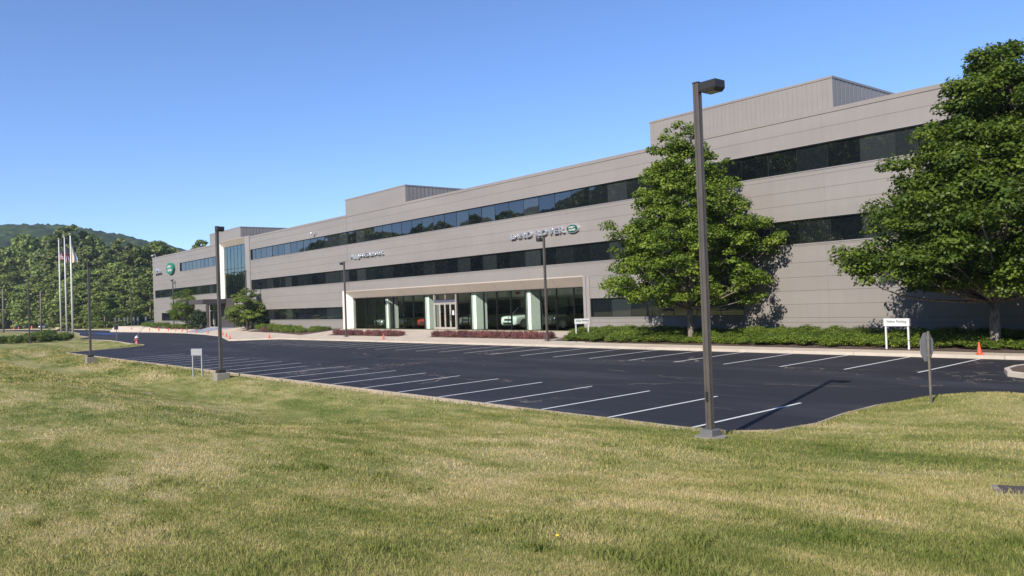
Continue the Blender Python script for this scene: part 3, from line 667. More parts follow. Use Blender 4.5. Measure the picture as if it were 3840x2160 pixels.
# ------------------------------------------------------------------ street lamps
def lz(x, y): return float(lawn_z(x, y)[0])
def lamp(x, y, zb, zt, head, base, lab, group='square lamp posts round the car park', w=.155, plinth=.0):
    t = tag(empty('street_lamp', (x, y, zb)), lab, 'street lamp', group)
    h = zt-zb; b0 = 0
    if base == 'block':
        MB().box(-.34, .34, -.34, .34, -.5, plinth).build('concrete_footing', M['base'], t, bevel=.03); b0 = plinth
        MB().box(-.19, .19, -.19, .19, b0, b0+.16).build('base_cover', M['pole_dk'], t, bevel=.02)
    elif base == 'flush':
        q = [(.33*math.cos(a)*(1+.12*math.sin(3*a+1)), .33*math.sin(a)*(1+.1*math.cos(2*a))) for a in np.linspace(0, 2*math.pi, 18)[:-1]]
        MB().prism(q, 'z', -.3, .05).build('concrete_footing', M['base'], t); b0 = .04
        MB().box(-.16, .16, -.16, .16, b0, b0+.15).build('base_cover', M['lampcover'], t, bevel=.012)
    else:
        MB().box(-.24, .24, -.24, .24, -.2, .035).build('concrete_footing', M['base'], t, bevel=.01)
        MB().box(-.14, .14, -.14, .14, .035, .10).build('base_cover', M['pole'], t, bevel=.01); b0 = .03
    p = w/2; mb = MB()
    # fluted square tube: grooved edges like the extruded post
    e = p*.86
    q = [(-p, -e), (-e, -p), (-.012, -p), (-.010, -p+.012), (.010, -p+.012), (.012, -p), (e, -p), (p, -e), (p, -.012), (p-.012, -.010), (p-.012, .010), (p, .012), (p, e), (e, p), (-e, p), (-p, e)]
    mb.prism(q, 'z', b0, h); pl = mb.build('pole', M['pole'], t)
    MB().box(-p-.006, p+.006, -p-.006, p+.006, h+.002, h+.03).build('pole_cap', M['pole_dk'], t, bevel=.005)
    if base == 'flush':
        MB().box(-.035, .035, -p-.006, -p-.001, .78, 1.0).build('hand_hole', M['black'], t)
    s = head; mb = MB(); mb.box(s*(p+.001), s*(p+.14), -.05, .05, h-.20, h-.09); mb.build('arm', M['pole_dk'], t)
    mb = MB(); a, b = s*(p+.12), s*(p+.53); lo, hi = min(a, b), max(a, b)
    mb.add([(lo, -.165, h-.04), (hi, -.165, h-.04), (hi, .165, h-.04), (lo, .165, h-.04), (lo, -.17, h-.20), (hi, -.17, h-.20), (hi, .17, h-.20), (lo, .17, h-.20), (lo+.05, -.15, h-.27), (hi-.05, -.15, h-.27), (hi-.05, .15, h-.27), (lo+.05, .15, h-.27)],
        [(0, 1, 2, 3), (0, 4, 5, 1), (1, 5, 6, 2), (2, 6, 7, 3), (3, 7, 4, 0), (4, 8, 9, 5), (5, 9, 10, 6), (6, 10, 11, 7), (7, 11, 8, 4), (8, 11, 10, 9)])
    hd = mb.build('lamp_head', M['pole_dk'], t)
    MB().quad((lo+.08, -.12, h-.272), (lo+.08, .12, h-.272), (hi-.08, .12, h-.272), (hi-.08, -.12, h-.272)).build('lens', M['lens'], hd)
    return t
M['lampcover'] = simple('grey_cast_base_cover', (.17, .17, .175), .6, .1)
lamp(-10.9, 14.3, lz(-10.9, 14.3), 7.72, 1, 'flush', 'tallest lamp post in the picture, standing at the near corner of the car park', w=.142)
lamp(-41.0, 14.25, lz(-41.0, 14.25), 7.40, 1, 'block', 'lamp post on a concrete block beside the back of the two-legged sign', plinth=.32)
lamp(-40.38, 35.84, walk_z(-40.38, 35.84), 7.30, -1, 'plain', 'lamp post in front of the showroom window next to the parking sign', w=.14)
lamp(-69.0, 35.87, walk_z(-69, 35.87), 7.34, -1, 'plain', 'lamp post at the left end of the showroom by the purple shrubs', w=.14)
lamp(-68.6, 13.9, lz(-68.6, 13.9), 7.15, 1, 'block', 'lamp post on a concrete block at the left corner of the car park', plinth=.42)
lamp(-137.4, 40.3, walk_z(-137.4, 40.3), 8.5, -1, 'plain', 'lamp post left of the entrance canopy in front of the oval badge wall')
lamp(-101.04, 38.6, walk_z(-101, 38.6), 8.15, -1, 'plain', 'lamp post beside the small tree in front of the atrium glass')
lamp(-178.3, 43.9, far_z(-178.3, 43.9), 8.7, -1, 'plain', 'far lamp post against the woods left of the building')
lamp(-121.5, 17.45, lz(-121.5, 17.45), 8.85, 1, 'plain', 'lamp post standing at the front of the clipped box hedge')
def utility_pole(x, y, top, lab):
    t = tag(empty('utility_pole', (x, y, gz(x, y))), lab, 'utility pole', 'wooden poles far left')
    MB().tube([(0, 0, 0), (0, 0, top)], [.2, .13], 8).build('pole', M['bark'], t, True)
    MB().box(-1.1, 1.1, -.07, .07, top-1.1, top-.9).build('crossarm', M['bark'], t)
utility_pole(-240, 37.2, 10.6, 'slim dark utility pole behind the hedge left of the flagpoles')
utility_pole(-238, 28.6, 11.4, 'dark utility pole at the very left edge of the picture')

# ------------------------------------------------------------------ signs on posts
def parking_sign(x, y, z, rz, h, lab, text=True, wd=1.12, ph=.34):
    t = tag(empty('parking_sign', (x, y, z), rz), lab, 'sign', 'two-legged signs round the car park')
    MB().box(-wd/2, wd/2, -.06, .06, h-ph, h).build('sign_panel', M['white'] if text else M['signpanel'], t, bevel=.008)
    for sx_ in (-1, 1):
        x0 = sx_*(wd/2-.07); MB().box(x0-.035, x0+.035, -.035, .035, -.3, h-ph-.001).build('leg', M['white'] if text else M['signpanel'], t, bevel=.006)
    if text:
        put_text('letters', 'Visitor Parking', -.43, -.062, h-ph*.62, .86, .13, M['text'], t, .006, .012)
    return t
parking_sign(-16.78, 35.46, walk_z(-17, 35.4), 0, 1.38, 'white two-legged sign behind the shrubs near the stop sign and the big tree')
parking_sign(-38.1, 36.9, walk_z(-38, 36.9), math.radians(62), 1.36, 'white two-legged sign by the corner of the showroom', wd=.98)
parking_sign(-44.2, 14.12, lz(-44.2, 14.12), math.radians(180+25), 1.50, 'grey back of a two-legged sign on the grass beside a lamp post', False, .80, .36)
sz = lz(-8.74, 20.05)
t = tag(empty('stop_sign', (-8.74, 20.05, sz)), 'octagonal road sign seen from behind on a rusty post in the grass', 'sign')
MB().box(-.022, .022, -.03, .03, -.3, 1.74).build('post', M['post'], t, bevel=.004)
o8 = [(.375*math.cos(math.pi/8+i*math.pi/4), 1.36+.375*math.sin(math.pi/8+i*math.pi/4)) for i in range(8)]
pl = MB().prism(o8, 'x', -.052, -.046).build('sign_plate', M['signgrey'], t)
MB().prism([(a*.985, 1.36+(b-1.36)*.985) for a, b in o8], 'x', -.056, -.053).build('sign_face', simple('red_reflective_face', (.5, .02, .02), .4), pl)
mb = MB()
for z in (1.15, 1.57): mb.tube([(-.06, 0, z), (.035, 0, z)], .010, 6)
mb.build('bolt', M['signpanel'], t)
def thin_sign(x, y, z, h, lab, group, ph=.5, wd=.32, col_='signpanel', rz=0):
    t = tag(empty('road_sign', (x, y, z), rz), lab, 'sign', group)
    MB().tube([(0, 0, -.2), (0, 0, h)], .035, 6).build('post', M['post'], t); MB().box(-wd/2, wd/2, -.055, -.036, h-ph, h).build('sign_plate', M[col_], t); return t
thin_sign(-108.7, 25.0, gz(-108.7, 25.3)+.05, 2.15, 'grey sign on a thin post near the fire hydrant', 'small road signs', .62, .62, 'signgrey', math.radians(-60))
proto = None
for x, y, h in [(-218.3, 50, 2.5), (-214.6, 50, 2.5), (-209.3, 50, 2.45), (-206.4, 50, 2.45), (-200.9, 50, 2.4), (-197.4, 50, 2.4), (-190.8, 50, 2.35)]:
    i_ = int(np.argmin([abs(x-q) for q in (-218.3, -214.6, -209.3, -206.4, -200.9, -197.4, -190.8)]))
    if proto is None: proto = thin_sign(x, y, far_z(x, y), h, 'pale thin-post sign, first from left in the row left of the building', 'parking bay signs in a row', .8, .36, 'white', math.radians(-75))
    else: o = copy_tree(proto); o.location = (x, y, far_z(x, y)); o['label'] = 'pale thin-post sign, %s from left in the row left of the building' % ['first', 'second', 'third', 'fourth', 'fifth', 'sixth', 'seventh'][i_]

# ------------------------------------------------------------------ cones, hydrant, utility cover, flower
def make_cone():
    t = tag(empty('traffic_cone'), 'orange traffic cone', 'traffic cone', 'orange traffic cones')
    mb = MB(); mb.lathe([(.150, .035), (.145, .06), (.030, .70), (.018, .715)], 20); mb.build('cone', M['orange'], t, True)
    MB().box(-.19, .19, -.19, .19, 0, .034).build('base', M['orange'], t, bevel=.01); return t
cones = [(-13.14, 34.27+.35, 'orange traffic cone on the kerb in front of the big tree at right'), (-60.4, 34.9, 'orange traffic cone on the kerb in front of the purple shrubs'),
 (-82.6, 33.9, 'orange traffic cone alone on the kerb left of the parking bays'), (-87.6, 31.5, 'orange traffic cone nearest the tip of the jutting pavement'), (-95.7, 34.0, 'orange traffic cone just left of the tip of the jutting pavement'), (-102.6, 36.0, 'orange traffic cone half hidden behind the lamp post on the block'),
 (-113.4, 37.75, 'orange traffic cone in front of the blue-grey entrance path'), (-121.1, 38.6, None), (-127.4, 39.3, None), (-131.4, 39.75, None), (-135.2, 39.9, None), (-139.1, 39.9, None), (-144.8, 40.0, None), (-145.9, 40.2, None), (-151.0, 40.1, None), (-163, 40.1, None)]
c0 = make_cone()
for i, (x, y, lab) in enumerate(cones):
    o = c0 if i == 0 else copy_tree(c0); o.location = (x, y, max(walk_z(x, y), gz(x, y)+.15)); o.scale = (.69,)*3
    o.rotation_euler = (rnd.uniform(-.03, .03), rnd.uniform(-.03, .03), rnd.uniform(0, 1.5))
    o['label'] = lab or 'orange traffic cone, %s leftwards in the row along the kerb by the entrance' % 'first second third fourth fifth sixth seventh eighth ninth'.split()[i-7]
for x, y in [(-298, 43.6), (-303, 44.2), (-312, 41.8), (-318, 41.2)]:
    o = copy_tree(c0); o.location = (x, y, gz(x, y)+.15); o.scale = (1.5,)*3; o['label'] = 'orange barrel cone beside the far road, %s from the right' % ['', 'third', 'second', 'nearest', 'farthest'][[-298, -303, -312, -318].index(x)+1] if 0 else 'tall orange cone beside the far road, %s from the right at far left' % {-298: 'first', -303: 'second', -312: 'third', -318: 'fourth'}[x]; o['group'] = 'orange cones beside the far road'
hz = lz(-97.5, 24.5)
t = tag(empty('fire_hydrant', (-97.5, 24.5, hz)), 'faded red fire hydrant with white top at the tip of the lawn', 'fire hydrant')
MB().lathe([(.20, 0), (.20, .06), (.13, .08), (.13, .62), (.17, .64)], 14).build('barrel', M['hyd_red'], t, True)
MB().lathe([(.21, .64), (.21, .70), (.17, .78), (.10, .86), (.04, .88), (.04, .96)], 14).build('bonnet', M['white'], t, True)
mb = MB(); mb.tube([(-.24, 0, .48), (.24, 0, .48)], .065, 10); mb.tube([(0, -.26, .44), (0, 0, .44)], .085, 10); mb.build('outlet', M['hyd_red'], t)
MB().tube([(.18, .1, .5), (.2, .12, 1.6)], .012, 5).build('marker_rod', M['white'], t)
pz = lz(-4.35, 11.8)
t = tag(empty('utility_cover', (-3.68, 11.5, lz(-3.68, 11.5)), .5), 'dark flat cover slab set in the grass at the right edge', 'utility cover')
MB().box(-.55, .55, -.28, .28, -.15, .02).build('concrete_rim', M['base'], t, bevel=.015); MB().box(-.48, .48, -.21, .21, .021, .032).build('lid', simple('dark_cover_lid', (.085, .07, .066), .8, bump=.5), t, bevel=.01)
t = tag(empty('wood_plank', (-41.2, 10.6, lz(-41.2, 10.6)), .35), 'thin weathered board lying in the grass below the lamp post on a block', 'board')
MB().box(-.75, .75, -.05, .05, -.03, .02).build('board', M['bark'], t, bevel=.01)
fz = lz(-5.8, 5.19)
t = tag(empty('dandelion', (-5.8, 5.19, fz)), 'single yellow dandelion flower in the foreground grass', 'flower')
MB().tube([(0, 0, -.02), (.005, 0, .06)], .003, 5).build('stem', M['juniper'], t)
MB().lathe([(.004, .055), (.017, .062), (.021, .07), (.012, .078), (.002, .08)], 10).build('petals', M['yellow'], t, True)

# ------------------------------------------------------------------ flagpoles with limp flags
def flag_mesh(name, mats, stripes, parent, wd, h, seed, top):
    """cloth hanging from its upper hoist corner, gathered in folds; stripes = list of (fraction, material index)"""
    r_ = random.Random(seed); nu, nv = 22, 30; mb = MB(); g_ = []
    ph = [r_.uniform(0, 6) for _ in range(4)]
    for j in range(nv+1):
        v = j/nv
        for i in range(nu+1):
            u = i/nu; spread = wd*(.12+.55*min(1, v*1.3))
            xx = u*spread; yy = (.22*math.sin(u*9+ph[0]+v*1.2)+.10*math.sin(u*17+ph[1]))*(.3+.7*u)
            zz = top-v*h*(1-.18*u)-u*.85*(1-.4*v)-.08*math.sin(u*7+ph[2])
            g_.append((xx, yy, zz))
    mb.v = g_
    for j in range(nv):
        for i in range(nu):
            mb.f.append((j*(nu+1)+i, j*(nu+1)+i+1, (j+1)*(nu+1)+i+1, (j+1)*(nu+1)+i)); mb.mi.append(stripes(i/nu, j/nv))
    return mb.build(name, mats, parent, True)
fr_, fw_, fb_ = simple('flag_red', (.50, .05, .07), .8), simple('flag_white', (.68, .66, .64), .8), simple('flag_blue', (.03, .06, .25), .8); fc_ = simple('flag_cream', (.66, .58, .48), .8); fl_ = simple('flag_pale_blue', (.40, .50, .62), .8)
def us(u, v): return 2 if (u < .42 and v < .5) else (0 if int(v*13) % 2 == 0 else 1)
def uk(u, v):
    if abs(u-.5) < .06 or abs(v-.5) < .07: return 0
    if abs(u-.5) < .11 or abs(v-.5) < .13: return 1
    for d in (abs(v-u), abs(v-(1-u))):
        if d < .05: return 0
        if d < .12: return 1
    return 2
def cream(u, v): return 1 if (u > .55 and .5 < v < .9) else 0
for x, y, top, lab, nm, st, mats, fw2, fh in [(-152.6, 28.3, 17.1, 'nearest tall white flagpole flying a limp cream flag', 'flag', cream, [fc_, fl_], 1.5, 3.4), (-190.5, 34.2, 20.0, 'middle tall white flagpole flying a limp blue flag with red and white crosses', 'flag', uk, [fr_, fw_, fb_], 1.2, 3.6), (-199.2, 34.65, 20.3, 'farthest white flagpole flying a limp flag of red and white stripes', 'flag', us, [fr_, fw_, fb_], 1.5, 2.8)]:
    z = lz(x, y); t = tag(empty('flagpole', (x, y, z)), lab, 'flagpole', 'three flagpoles behind the hedge'); h = top-z
    MB().tube([(0, 0, 0), (0, 0, h*.5), (0, 0, h-.35)], [.17, .15, .10], 14).build('pole', M['flagpole'], t, True)
    MB().lathe([(.05, h-.35), (.05, h-.16), (.26, h-.14), (.26, h-.04), (.05, h)], 14).build('finial', simple('gold_finial', (.75, .62, .40), .35, .5), t, True)
    MB().tube([(.19, .0, 1.2), (.14, .0, h-.5)], .012, 5).build('halyard', M['white'], t)
    f = flag_mesh('flag', mats, st, None, fw2, fh, int(-x), h-1.55 if x > -180 else h-2.0); f.location = (x+.14, y+.1, z); f.rotation_euler = (0, 0, math.radians(50))
    tag(f, {17.1: 'limp cream flag on the nearest flagpole', 20.0: 'limp blue flag with red and white crosses on the middle flagpole', 20.3: 'limp red and white striped flag on the farthest flagpole'}[top], 'flag', 'limp flags on the flagpoles')

# ------------------------------------------------------------------ cars
def make_car(kind, paint, lab, group, glass=None):
    L, W2, H = {'suv': (4.95, 1.0, 1.82), 'sedan': (4.75, .94, 1.42), 'coupe': (4.5, .95, 1.32)}[kind]
    t = tag(empty('parked_car'), lab, 'car', group)
    hood = {'suv': 1.10, 'sedan': .90, 'coupe': .80}[kind]; belt = {'suv': 1.18, 'sedan': .98, 'coupe': .90}[kind]; zb = {'suv': .30, 'sedan': .20, 'coupe': .16}[kind]
    st = [(0.0, .80, zb+.22, hood-.28), (.04, .90, zb+.04, hood-.14), (.14, .97, zb, hood-.05), (.40, .99, zb, hood), (1.0, 1.0, zb, hood+.03), (1.55, 1.0, zb, belt-.02), (2.2, 1.0, zb, belt), (3.2, 1.0, zb, belt+.02),
          (L-1.0, 1.0, zb, belt+.03), (L-.45, .98, zb+.02, belt+.02), (L-.12, .94, zb+.08, belt-.06), (L, .86, zb+.18, belt-.22)]
    mb = MB(); vs = []
    for (y, wf, a, b) in st:
        w_ = W2*wf; m_ = a+(b-a)*.55
        half = [(w_*.80, a), (w_*.965, a+.10), (w_, m_), (w_*.985, b-.13), (w_*.90, b-.02), (w_*.55, b+.02)]
        ring = [(-p, z) for p, z in half]+[(p, z) for p, z in half[::-1]]
        vs += [(p, y, z) for p, z in ring]
    n_ = 12; fs = [(i*n_+k, (i+1)*n_+k, (i+1)*n_+(k+1) % n_, i*n_+(k+1) % n_) for i in range(len(st)-1) for k in range(n_)]
    fs += [tuple(range(n_)), tuple(range((len(st)-1)*n_, len(st)*n_))[::-1]]
    body = mb.add(vs, fs).build('body', paint, t, True, bevel=.02)
    # greenhouse: dark glass volume, painted roof and pillars
    y0, y1, y2, y3 = {'suv': (1.25, 1.95, 4.25, 4.75), 'sedan': (1.35, 2.15, 3.35, 4.25), 'coupe': (1.45, 2.2, 2.9, 4.1)}[kind]
    wb, wt = W2*.90, W2*.70
    mb = MB(); zb_ = belt-.03; mb.add([(-wb, y0, zb_-.06), (wb, y0, zb_-.06), (wb, y3, zb_), (-wb, y3, zb_), (-wt, y1, H-.05), (wt, y1, H-.05), (wt, y2, H-.06), (-wt, y2, H-.06)],
        [(0, 1, 5, 4), (1, 2, 6, 5), (2, 3, 7, 6), (3, 0, 4, 7), (4, 5, 6, 7)]); mb.build('window', M['carglass'], t)
    mb = MB(); mb.add([(-wt-.03, y1-.05, H-.08), (wt+.03, y1-.05, H-.08), (wt+.03, y2+.10, H-.10), (-wt-.03, y2+.10, H-.10), (-wt*.85, y1+.25, H), (wt*.85, y1+.25, H), (wt*.85, y2-.2, H-.01), (-wt*.85, y2-.2, H-.01)],
        [(0, 3, 2, 1), (4, 5, 6, 7), (0, 1, 5, 4), (1, 2, 6, 5), (2, 3, 7, 6), (3, 0, 4, 7)]); mb.build('roof', paint if kind != 'suv' else M['carroof'], t, True)
    mb = MB()
    for s in (-1, 1):
        for a, b in (((wb*s, y0+.02), (wt*s, y1)), ((wb*s, y3-.02), (wt*s, y2)), ((wb*s*1.0, (y0+y3)/2), (wt*s*1.01, (y0+y3)/2-.05))):
            mb.tube([(a[0]*1.005, a[1], zb_-.03), (b[0]*1.01, b[1], H-.06)], .035, 6)
    mb.build('pillars', paint, t)
    R_w = .38 if kind == 'suv' else .34
    for s in (-1, 1):
        for yy in (.92, L-.98):
            q = [(yy+(R_w+.07)*math.cos(a), R_w+(R_w+.07)*math.sin(a)) for a in np.linspace(0, 2*math.pi, 25)[:-1]]
            MB().prism([(p, max(z, .12)) for p, z in q], 'x', s*(W2+.002), s*(W2*.90)).build('wheel_arch', M['black'], t)
            wh = MB(); n2 = 22; prof = [(R_w*.62, .0), (R_w*.95, .0), (R_w, .03), (R_w, .20), (R_w*.9, .22)]
            vs = [(s*(W2+.012)-s*d, yy+r__*math.cos(2*math.pi*k/n2), R_w+r__*math.sin(2*math.pi*k/n2)) for r__, d in prof for k in range(n2)]
            fs = [(i*n2+k, i*n2+(k+1) % n2, (i+1)*n2+(k+1) % n2, (i+1)*n2+k) for i in range(len(prof)-1) for k in range(n2)]+[tuple(range(n2))]
            wo = wh.add(vs, fs).build('wheel', M['black'], t, True)
            rm = MB(); xo = s*(W2+.018)
            for k in range(10):
                a = 2*math.pi*k/10; c_, s_ = math.cos(a), math.sin(a); p1 = (yy+.05*c_, R_w+.05*s_); p2 = (yy+R_w*.66*c_, R_w+R_w*.66*s_); nn = (-s_*.028, c_*.028)
                rm.add([(xo, p1[0]-nn[0], p1[1]-nn[1]), (xo, p1[0]+nn[0], p1[1]+nn[1]), (xo, p2[0]+nn[0]*.8, p2[1]+nn[1]*.8), (xo, p2[0]-nn[0]*.8, p2[1]-nn[1]*.8)], [(0, 1, 2, 3)])
            rr = [(xo+0*k, yy+r__*math.cos(2*math.pi*k/24), R_w+r__*math.sin(2*math.pi*k/24)) for r__ in (R_w*.62, R_w*.72) for k in range(24)]
            rm.add(rr, [(k, (k+1) % 24, 24+(k+1) % 24, 24+k) for k in range(24)]); rm.build('rim', M['rim'], wo)
    for s in (-1, 1):
        x0, x1 = s*W2*.44, s*W2*.86
        MB().add([(x0, -.012, hood-.36), (x1, .05, hood-.34), (x1*1.02, .10, hood-.20), (x0, .012, hood-.24)], [(0, 1, 2, 3)]).build('headlight', M['headlight'], t)
        MB().box(s*W2*.97, s*(W2+.20), 1.62, 1.78, belt-.02, belt+.14).build('wing_mirror', paint, t, bevel=.03)
        MB().box(s*W2*.55, s*W2*.86, L-.04, L-.006, belt-.42, belt-.26).build('tail_light', M['red_exit'], t)
    MB().box(-W2*.42, W2*.42, -.025, .1, hood-.40, hood-.24).build('grille', M['black'], t, bevel=.01)
    MB().box(-W2*.60, W2*.60, -.03, .1, zb+.10, zb+.26).build('bumper_intake', M['black'], t, bevel=.01)
    return t
M['rim'] = simple('alloy_rim', (.65, .66, .66), .25, .7); n = N('headlight_glass'); n.base((.75, .8, .85)).set(Roughness=.08, Metallic=.4); M['headlight'] = n.m
M['carroof'] = carpaint('gloss_black_roof', (.012, .013, .014), .2)
pw, pr, pb, pg, ps = carpaint('white_car_paint', (.70, .74, .72), .0), carpaint('red_car_paint', (.55, .035, .025), .2), carpaint('black_car_paint', (.022, .025, .028), .2), carpaint('grey_car_paint', (.22, .24, .235), .3), carpaint('silver_car_paint', (.42, .46, .44), .5)
G1 = 'new cars on show behind the glass'; fz_ = .705
def put(o, x, y, z, rz=0): o.location = (x, y, z); o.rotation_euler = (0, 0, rz); return o
put(make_car('coupe', ps, 'silver low car at the left end of the showroom', G1), -78.2, 44.4, fz_, math.radians(8))
put(make_car('sedan', pb, 'black saloon behind the second pair of showroom panes', G1), -73.3, 44.4, fz_, math.radians(12))
put(make_car('sedan', pr, 'bright red car beside the showroom doors', G1), -67.4, 43.4, fz_, math.radians(10))
put(make_car('suv', pg, 'grey off-road car with dark side right of the doors', G1), -59.6, 43.0, fz_, math.radians(6))
put(make_car('suv', pw, 'white off-road car with black grille', G1), -53.3, 42.9, fz_, math.radians(4))
put(make_car('suv', pb, 'black off-road car with bright wheels at the right end of the showroom', G1), -48.4, 42.9, fz_, math.radians(4))
G2 = 'cars parked left of the building'
put(make_car('sedan', pb, 'dark car parked on the grass bank at far left', G2), -315.4, 42.0, -.9, math.radians(75))
put(make_car('suv', pb, 'black boxy car beside the far road', G2), -328, 46.5, -1., math.radians(75))
put(make_car('suv', ps, 'silver car parked left of the stacked yellow timber', G2), -286.8, 44.6, -.75, math.radians(70))
for i, (x, y, pp, lb) in enumerate([(-244, 52.5, ps, 'silver car at the left end of the row behind the bay signs'), (-238, 54.5, pb, 'black car behind the bay signs'), (-231, 55.0, pg, 'grey car behind the bay signs'), (-224, 55.3, pb, 'black car behind the right-hand bay signs'), (-214, 55.5, ps, 'silver car nearest the left corner of the building')]):
    put(make_car('suv' if i % 2 else 'sedan', pp, lb, G2), x, y, far_z(x, y), math.radians(20))
def timber(x, y, z, rz, lab):
    t = tag(empty('timber_stack', (x, y, z), rz), lab, 'timber stack', 'stacks of yellow timber')
    mb = MB()
    for j in range(4):
        for i in range(9): mb.box(-2.0+i*.45, -2.0+i*.45+.36, -1.2, 1.2, .1+j*.38, .1+j*.38+.3)
    mb.build('board', M['straw'], t)
    tag(t, kind='thing')
timber(-256, 45.5, far_z(-256, 45.5), -1.3, 'stack of pale yellow timber left of the flagpoles')
timber(-226, 51.6, far_z(-226, 51.6), -1.3, 'pale yellow timber stack behind the row of bay signs')

# ------------------------------------------------------------------ plants
def leaf_cloud(rs, centres, radii, counts, size, droop=.0, upbias=1.2, flat=.35, tint0=None, fold=.25):
    """small folded leaf faces spread through flattened clumps"""
    idx = np.repeat(np.arange(len(centres)), counts); n_ = len(idx)
    dv = rs.normal(size=(n_, 3)); dv /= np.linalg.norm(dv, axis=1)[:, None]+1e-9; rr = rs.uniform(0, 1, n_)**.45
    off = dv*rr[:, None]*radii[idx][:, None]; off[:, 2] *= flat
    off[:, 2] -= droop*(off[:, 0]**2+off[:, 1]**2)/(radii[idx]+.01)
    c = centres[idx]+off
    nrm = rs.normal(size=(n_, 3))*.6+dv*1.0; nrm[:, 2] = np.abs(nrm[:, 2])*.6+nrm[:, 2]*.4+upbias*.7; nrm /= np.linalg.norm(nrm, axis=1)[:, None]
    a = np.cross(nrm, rs.normal(size=(n_, 3))); a /= np.linalg.norm(a, axis=1)[:, None]+1e-9; b = np.cross(nrm, a)
    s = size*rs.uniform(.6, 1.25, n_)[:, None]
    v = np.stack([c-a*s*.55, c+b*s*.42-nrm*s*fold*.5, c+a*s*.62, c-b*s*.42-nrm*s*fold*.5], 1).reshape(-1, 3)
    t0 = (tint0[idx] if tint0 is not None else .45)
    tint = np.clip(np.repeat(t0+rs.normal(0, .2, n_), 4), 0, 1)
    return v, np.arange(n_*4, dtype=np.int32), tint
def prof(tab, h): return np.interp(h, [p[0] for p in tab], [p[1] for p in tab])
def make_tree(name, lab, cat, group, seed, tab, trunk_r, pads, leaf_n, size, mat, x, y, z, fork=True, clump=.8, lean=(0, 0), limb_r=.05, limbs=60, asym=(0, 0), upb=1.2, flat=.38):
    rs = np.random.RandomState(seed); H = tab[-1][0]; h0 = tab[0][0]
    t = tag(empty(name, (x, y, z)), lab, cat, group)
    hs = []; 
    while len(hs) < pads:
        h = rs.uniform(h0, H); 
        if rs.uniform(0, 1) < (prof(tab, h)/max(p[1] for p in tab))**1.15+.04: hs.append(h)
    hs = np.array(hs); R0 = prof(tab, hs); ang = rs.uniform(0, 2*np.pi, pads); rad = R0*np.clip(rs.uniform(.15, 1.0, pads)**.55, 0, 1)
    lump = 1+.14*np.sin(ang*3+hs*1.3+seed)+.12*np.sin(ang*5-hs*2.1)+rs.normal(0, .075, pads)
    rad *= lump; k = asym[0]*np.cos(ang)+asym[1]*np.sin(ang); rad *= 1+k
    cx_ = rad*np.cos(ang)+lean[0]*hs/H; cy_ = rad*np.sin(ang)+lean[1]*hs/H
    C_ = np.column_stack([cx_, cy_, hs-.12*rad*rs.uniform(.2, 1, pads)])
    radii = clump*rs.uniform(.6, 1.3, pads)*(.45+.55*np.clip(R0/2.5, 0, 1)); cnt = np.maximum(12, (leaf_n/pads*radii**2/np.mean(radii**2))).astype(int)
    tint0 = rs.uniform(.18, .72, pads)
    v, f, ti = leaf_cloud(rs, C_, radii, cnt, size, .22, upb, flat, tint0)
    link('crown', np_mesh('crown', v, f, 4, mat, ti), t)
    mb = MB(); top = H*.93
    def curve(a, b, bend, k=6):
        a, b = Vector(a), Vector(b); m_ = [(a.lerp(b, i/k)+Vector(bend)*math.sin(math.pi*i/k)) for i in range(k+1)]; return m_
    if fork:
        fk = (0, 0, fork if fork is not True else 1.6)
        mb.tube([(0, 0, -.3), (0, 0, .05), (.01, 0, .5), fk], [trunk_r*1.5, trunk_r*1.15, trunk_r, trunk_r*.98], 14)
        stems = [curve(fk, (lean[0]*.8+.5, lean[1]*.8, top), (.15, .1, 0), 9), curve(fk, (lean[0]*.5-1.3, lean[1]*.5-.2, H*.72), (-.55, 0, 0), 8), curve(fk, (lean[0]+.9, .8, H*.6), (.5, .3, 0), 8)]
        for s_, r0 in zip(stems, (.78, .6, .45)): mb.tube(s_, [trunk_r*r0*1.15*(1-i/len(s_))+.02 for i in range(len(s_))], 10)
    else:
        stems = [curve((0, 0, -.2), (lean[0]*.9, lean[1]*.9, top), (.1, .05, 0), 10)]; mb.tube(stems[0], [trunk_r*(1.2-i/10.*1.1)+.02 for i in range(11)], 12)
    order = rs.permutation(pads)[:limbs]
    for i in order:
        c = Vector(C_[i]); st_ = stems[rs.randint(len(stems))] if len(stems) > 1 else stems[0]
        zz = max(h0*.80, c.z-rad[i]*rs.uniform(.35, .75)); p = min(st_, key=lambda q: abs(q.z-zz)); L_ = (c-p).length
        cu = curve(p, c, (rs.normal(0, .06*L_), rs.normal(0, .06*L_), -.06*L_), 5); r0 = limb_r*(.45+.12*L_)
        mb.tube(cu, [r0*(1-j/6.)+.006 for j in range(6)], 6)
        for q in range(3):
            a_ = cu[rs.randint(2, 5)]; b_ = a_+Vector((rs.normal(0, .5), rs.normal(0, .5), rs.uniform(.0, .6)))*clump; mb.tube([a_, a_.lerp(b_, .5)+Vector((0, 0, .05)), b_], [.016, .011, .006], 4)
    mb.build('trunk', M['bark'], t, True)
    return t
TA = [(2.5, 2.2), (3.0, 4.3), (3.6, 4.7), (4.5, 4.5), (5.6, 4.4), (7, 3.9), (8.3, 3.1), (9.6, 2.4), (10.8, 1.9), (11.7, 1.3), (12.5, .7)]
make_tree('maple_tree', 'maple tree behind the tall lamp post, its crown over the ground-floor window', 'tree', 'maples in front of the facade', 11, TA, .17, 470, 80000, .145, M['maple'], -29.3, 37.0, walk_z(-29, 37), fork=1.9, clump=.66, limbs=110, flat=.48, upb=.9)
TB = [(2.9, 3.2), (3.6, 5.0), (4.4, 5.3), (5.6, 5.0), (6.8, 4.6), (7.8, 4.0), (8.9, 2.9), (9.8, 2.3), (10.9, 1.9), (11.8, 1.3), (12.5, .6)]
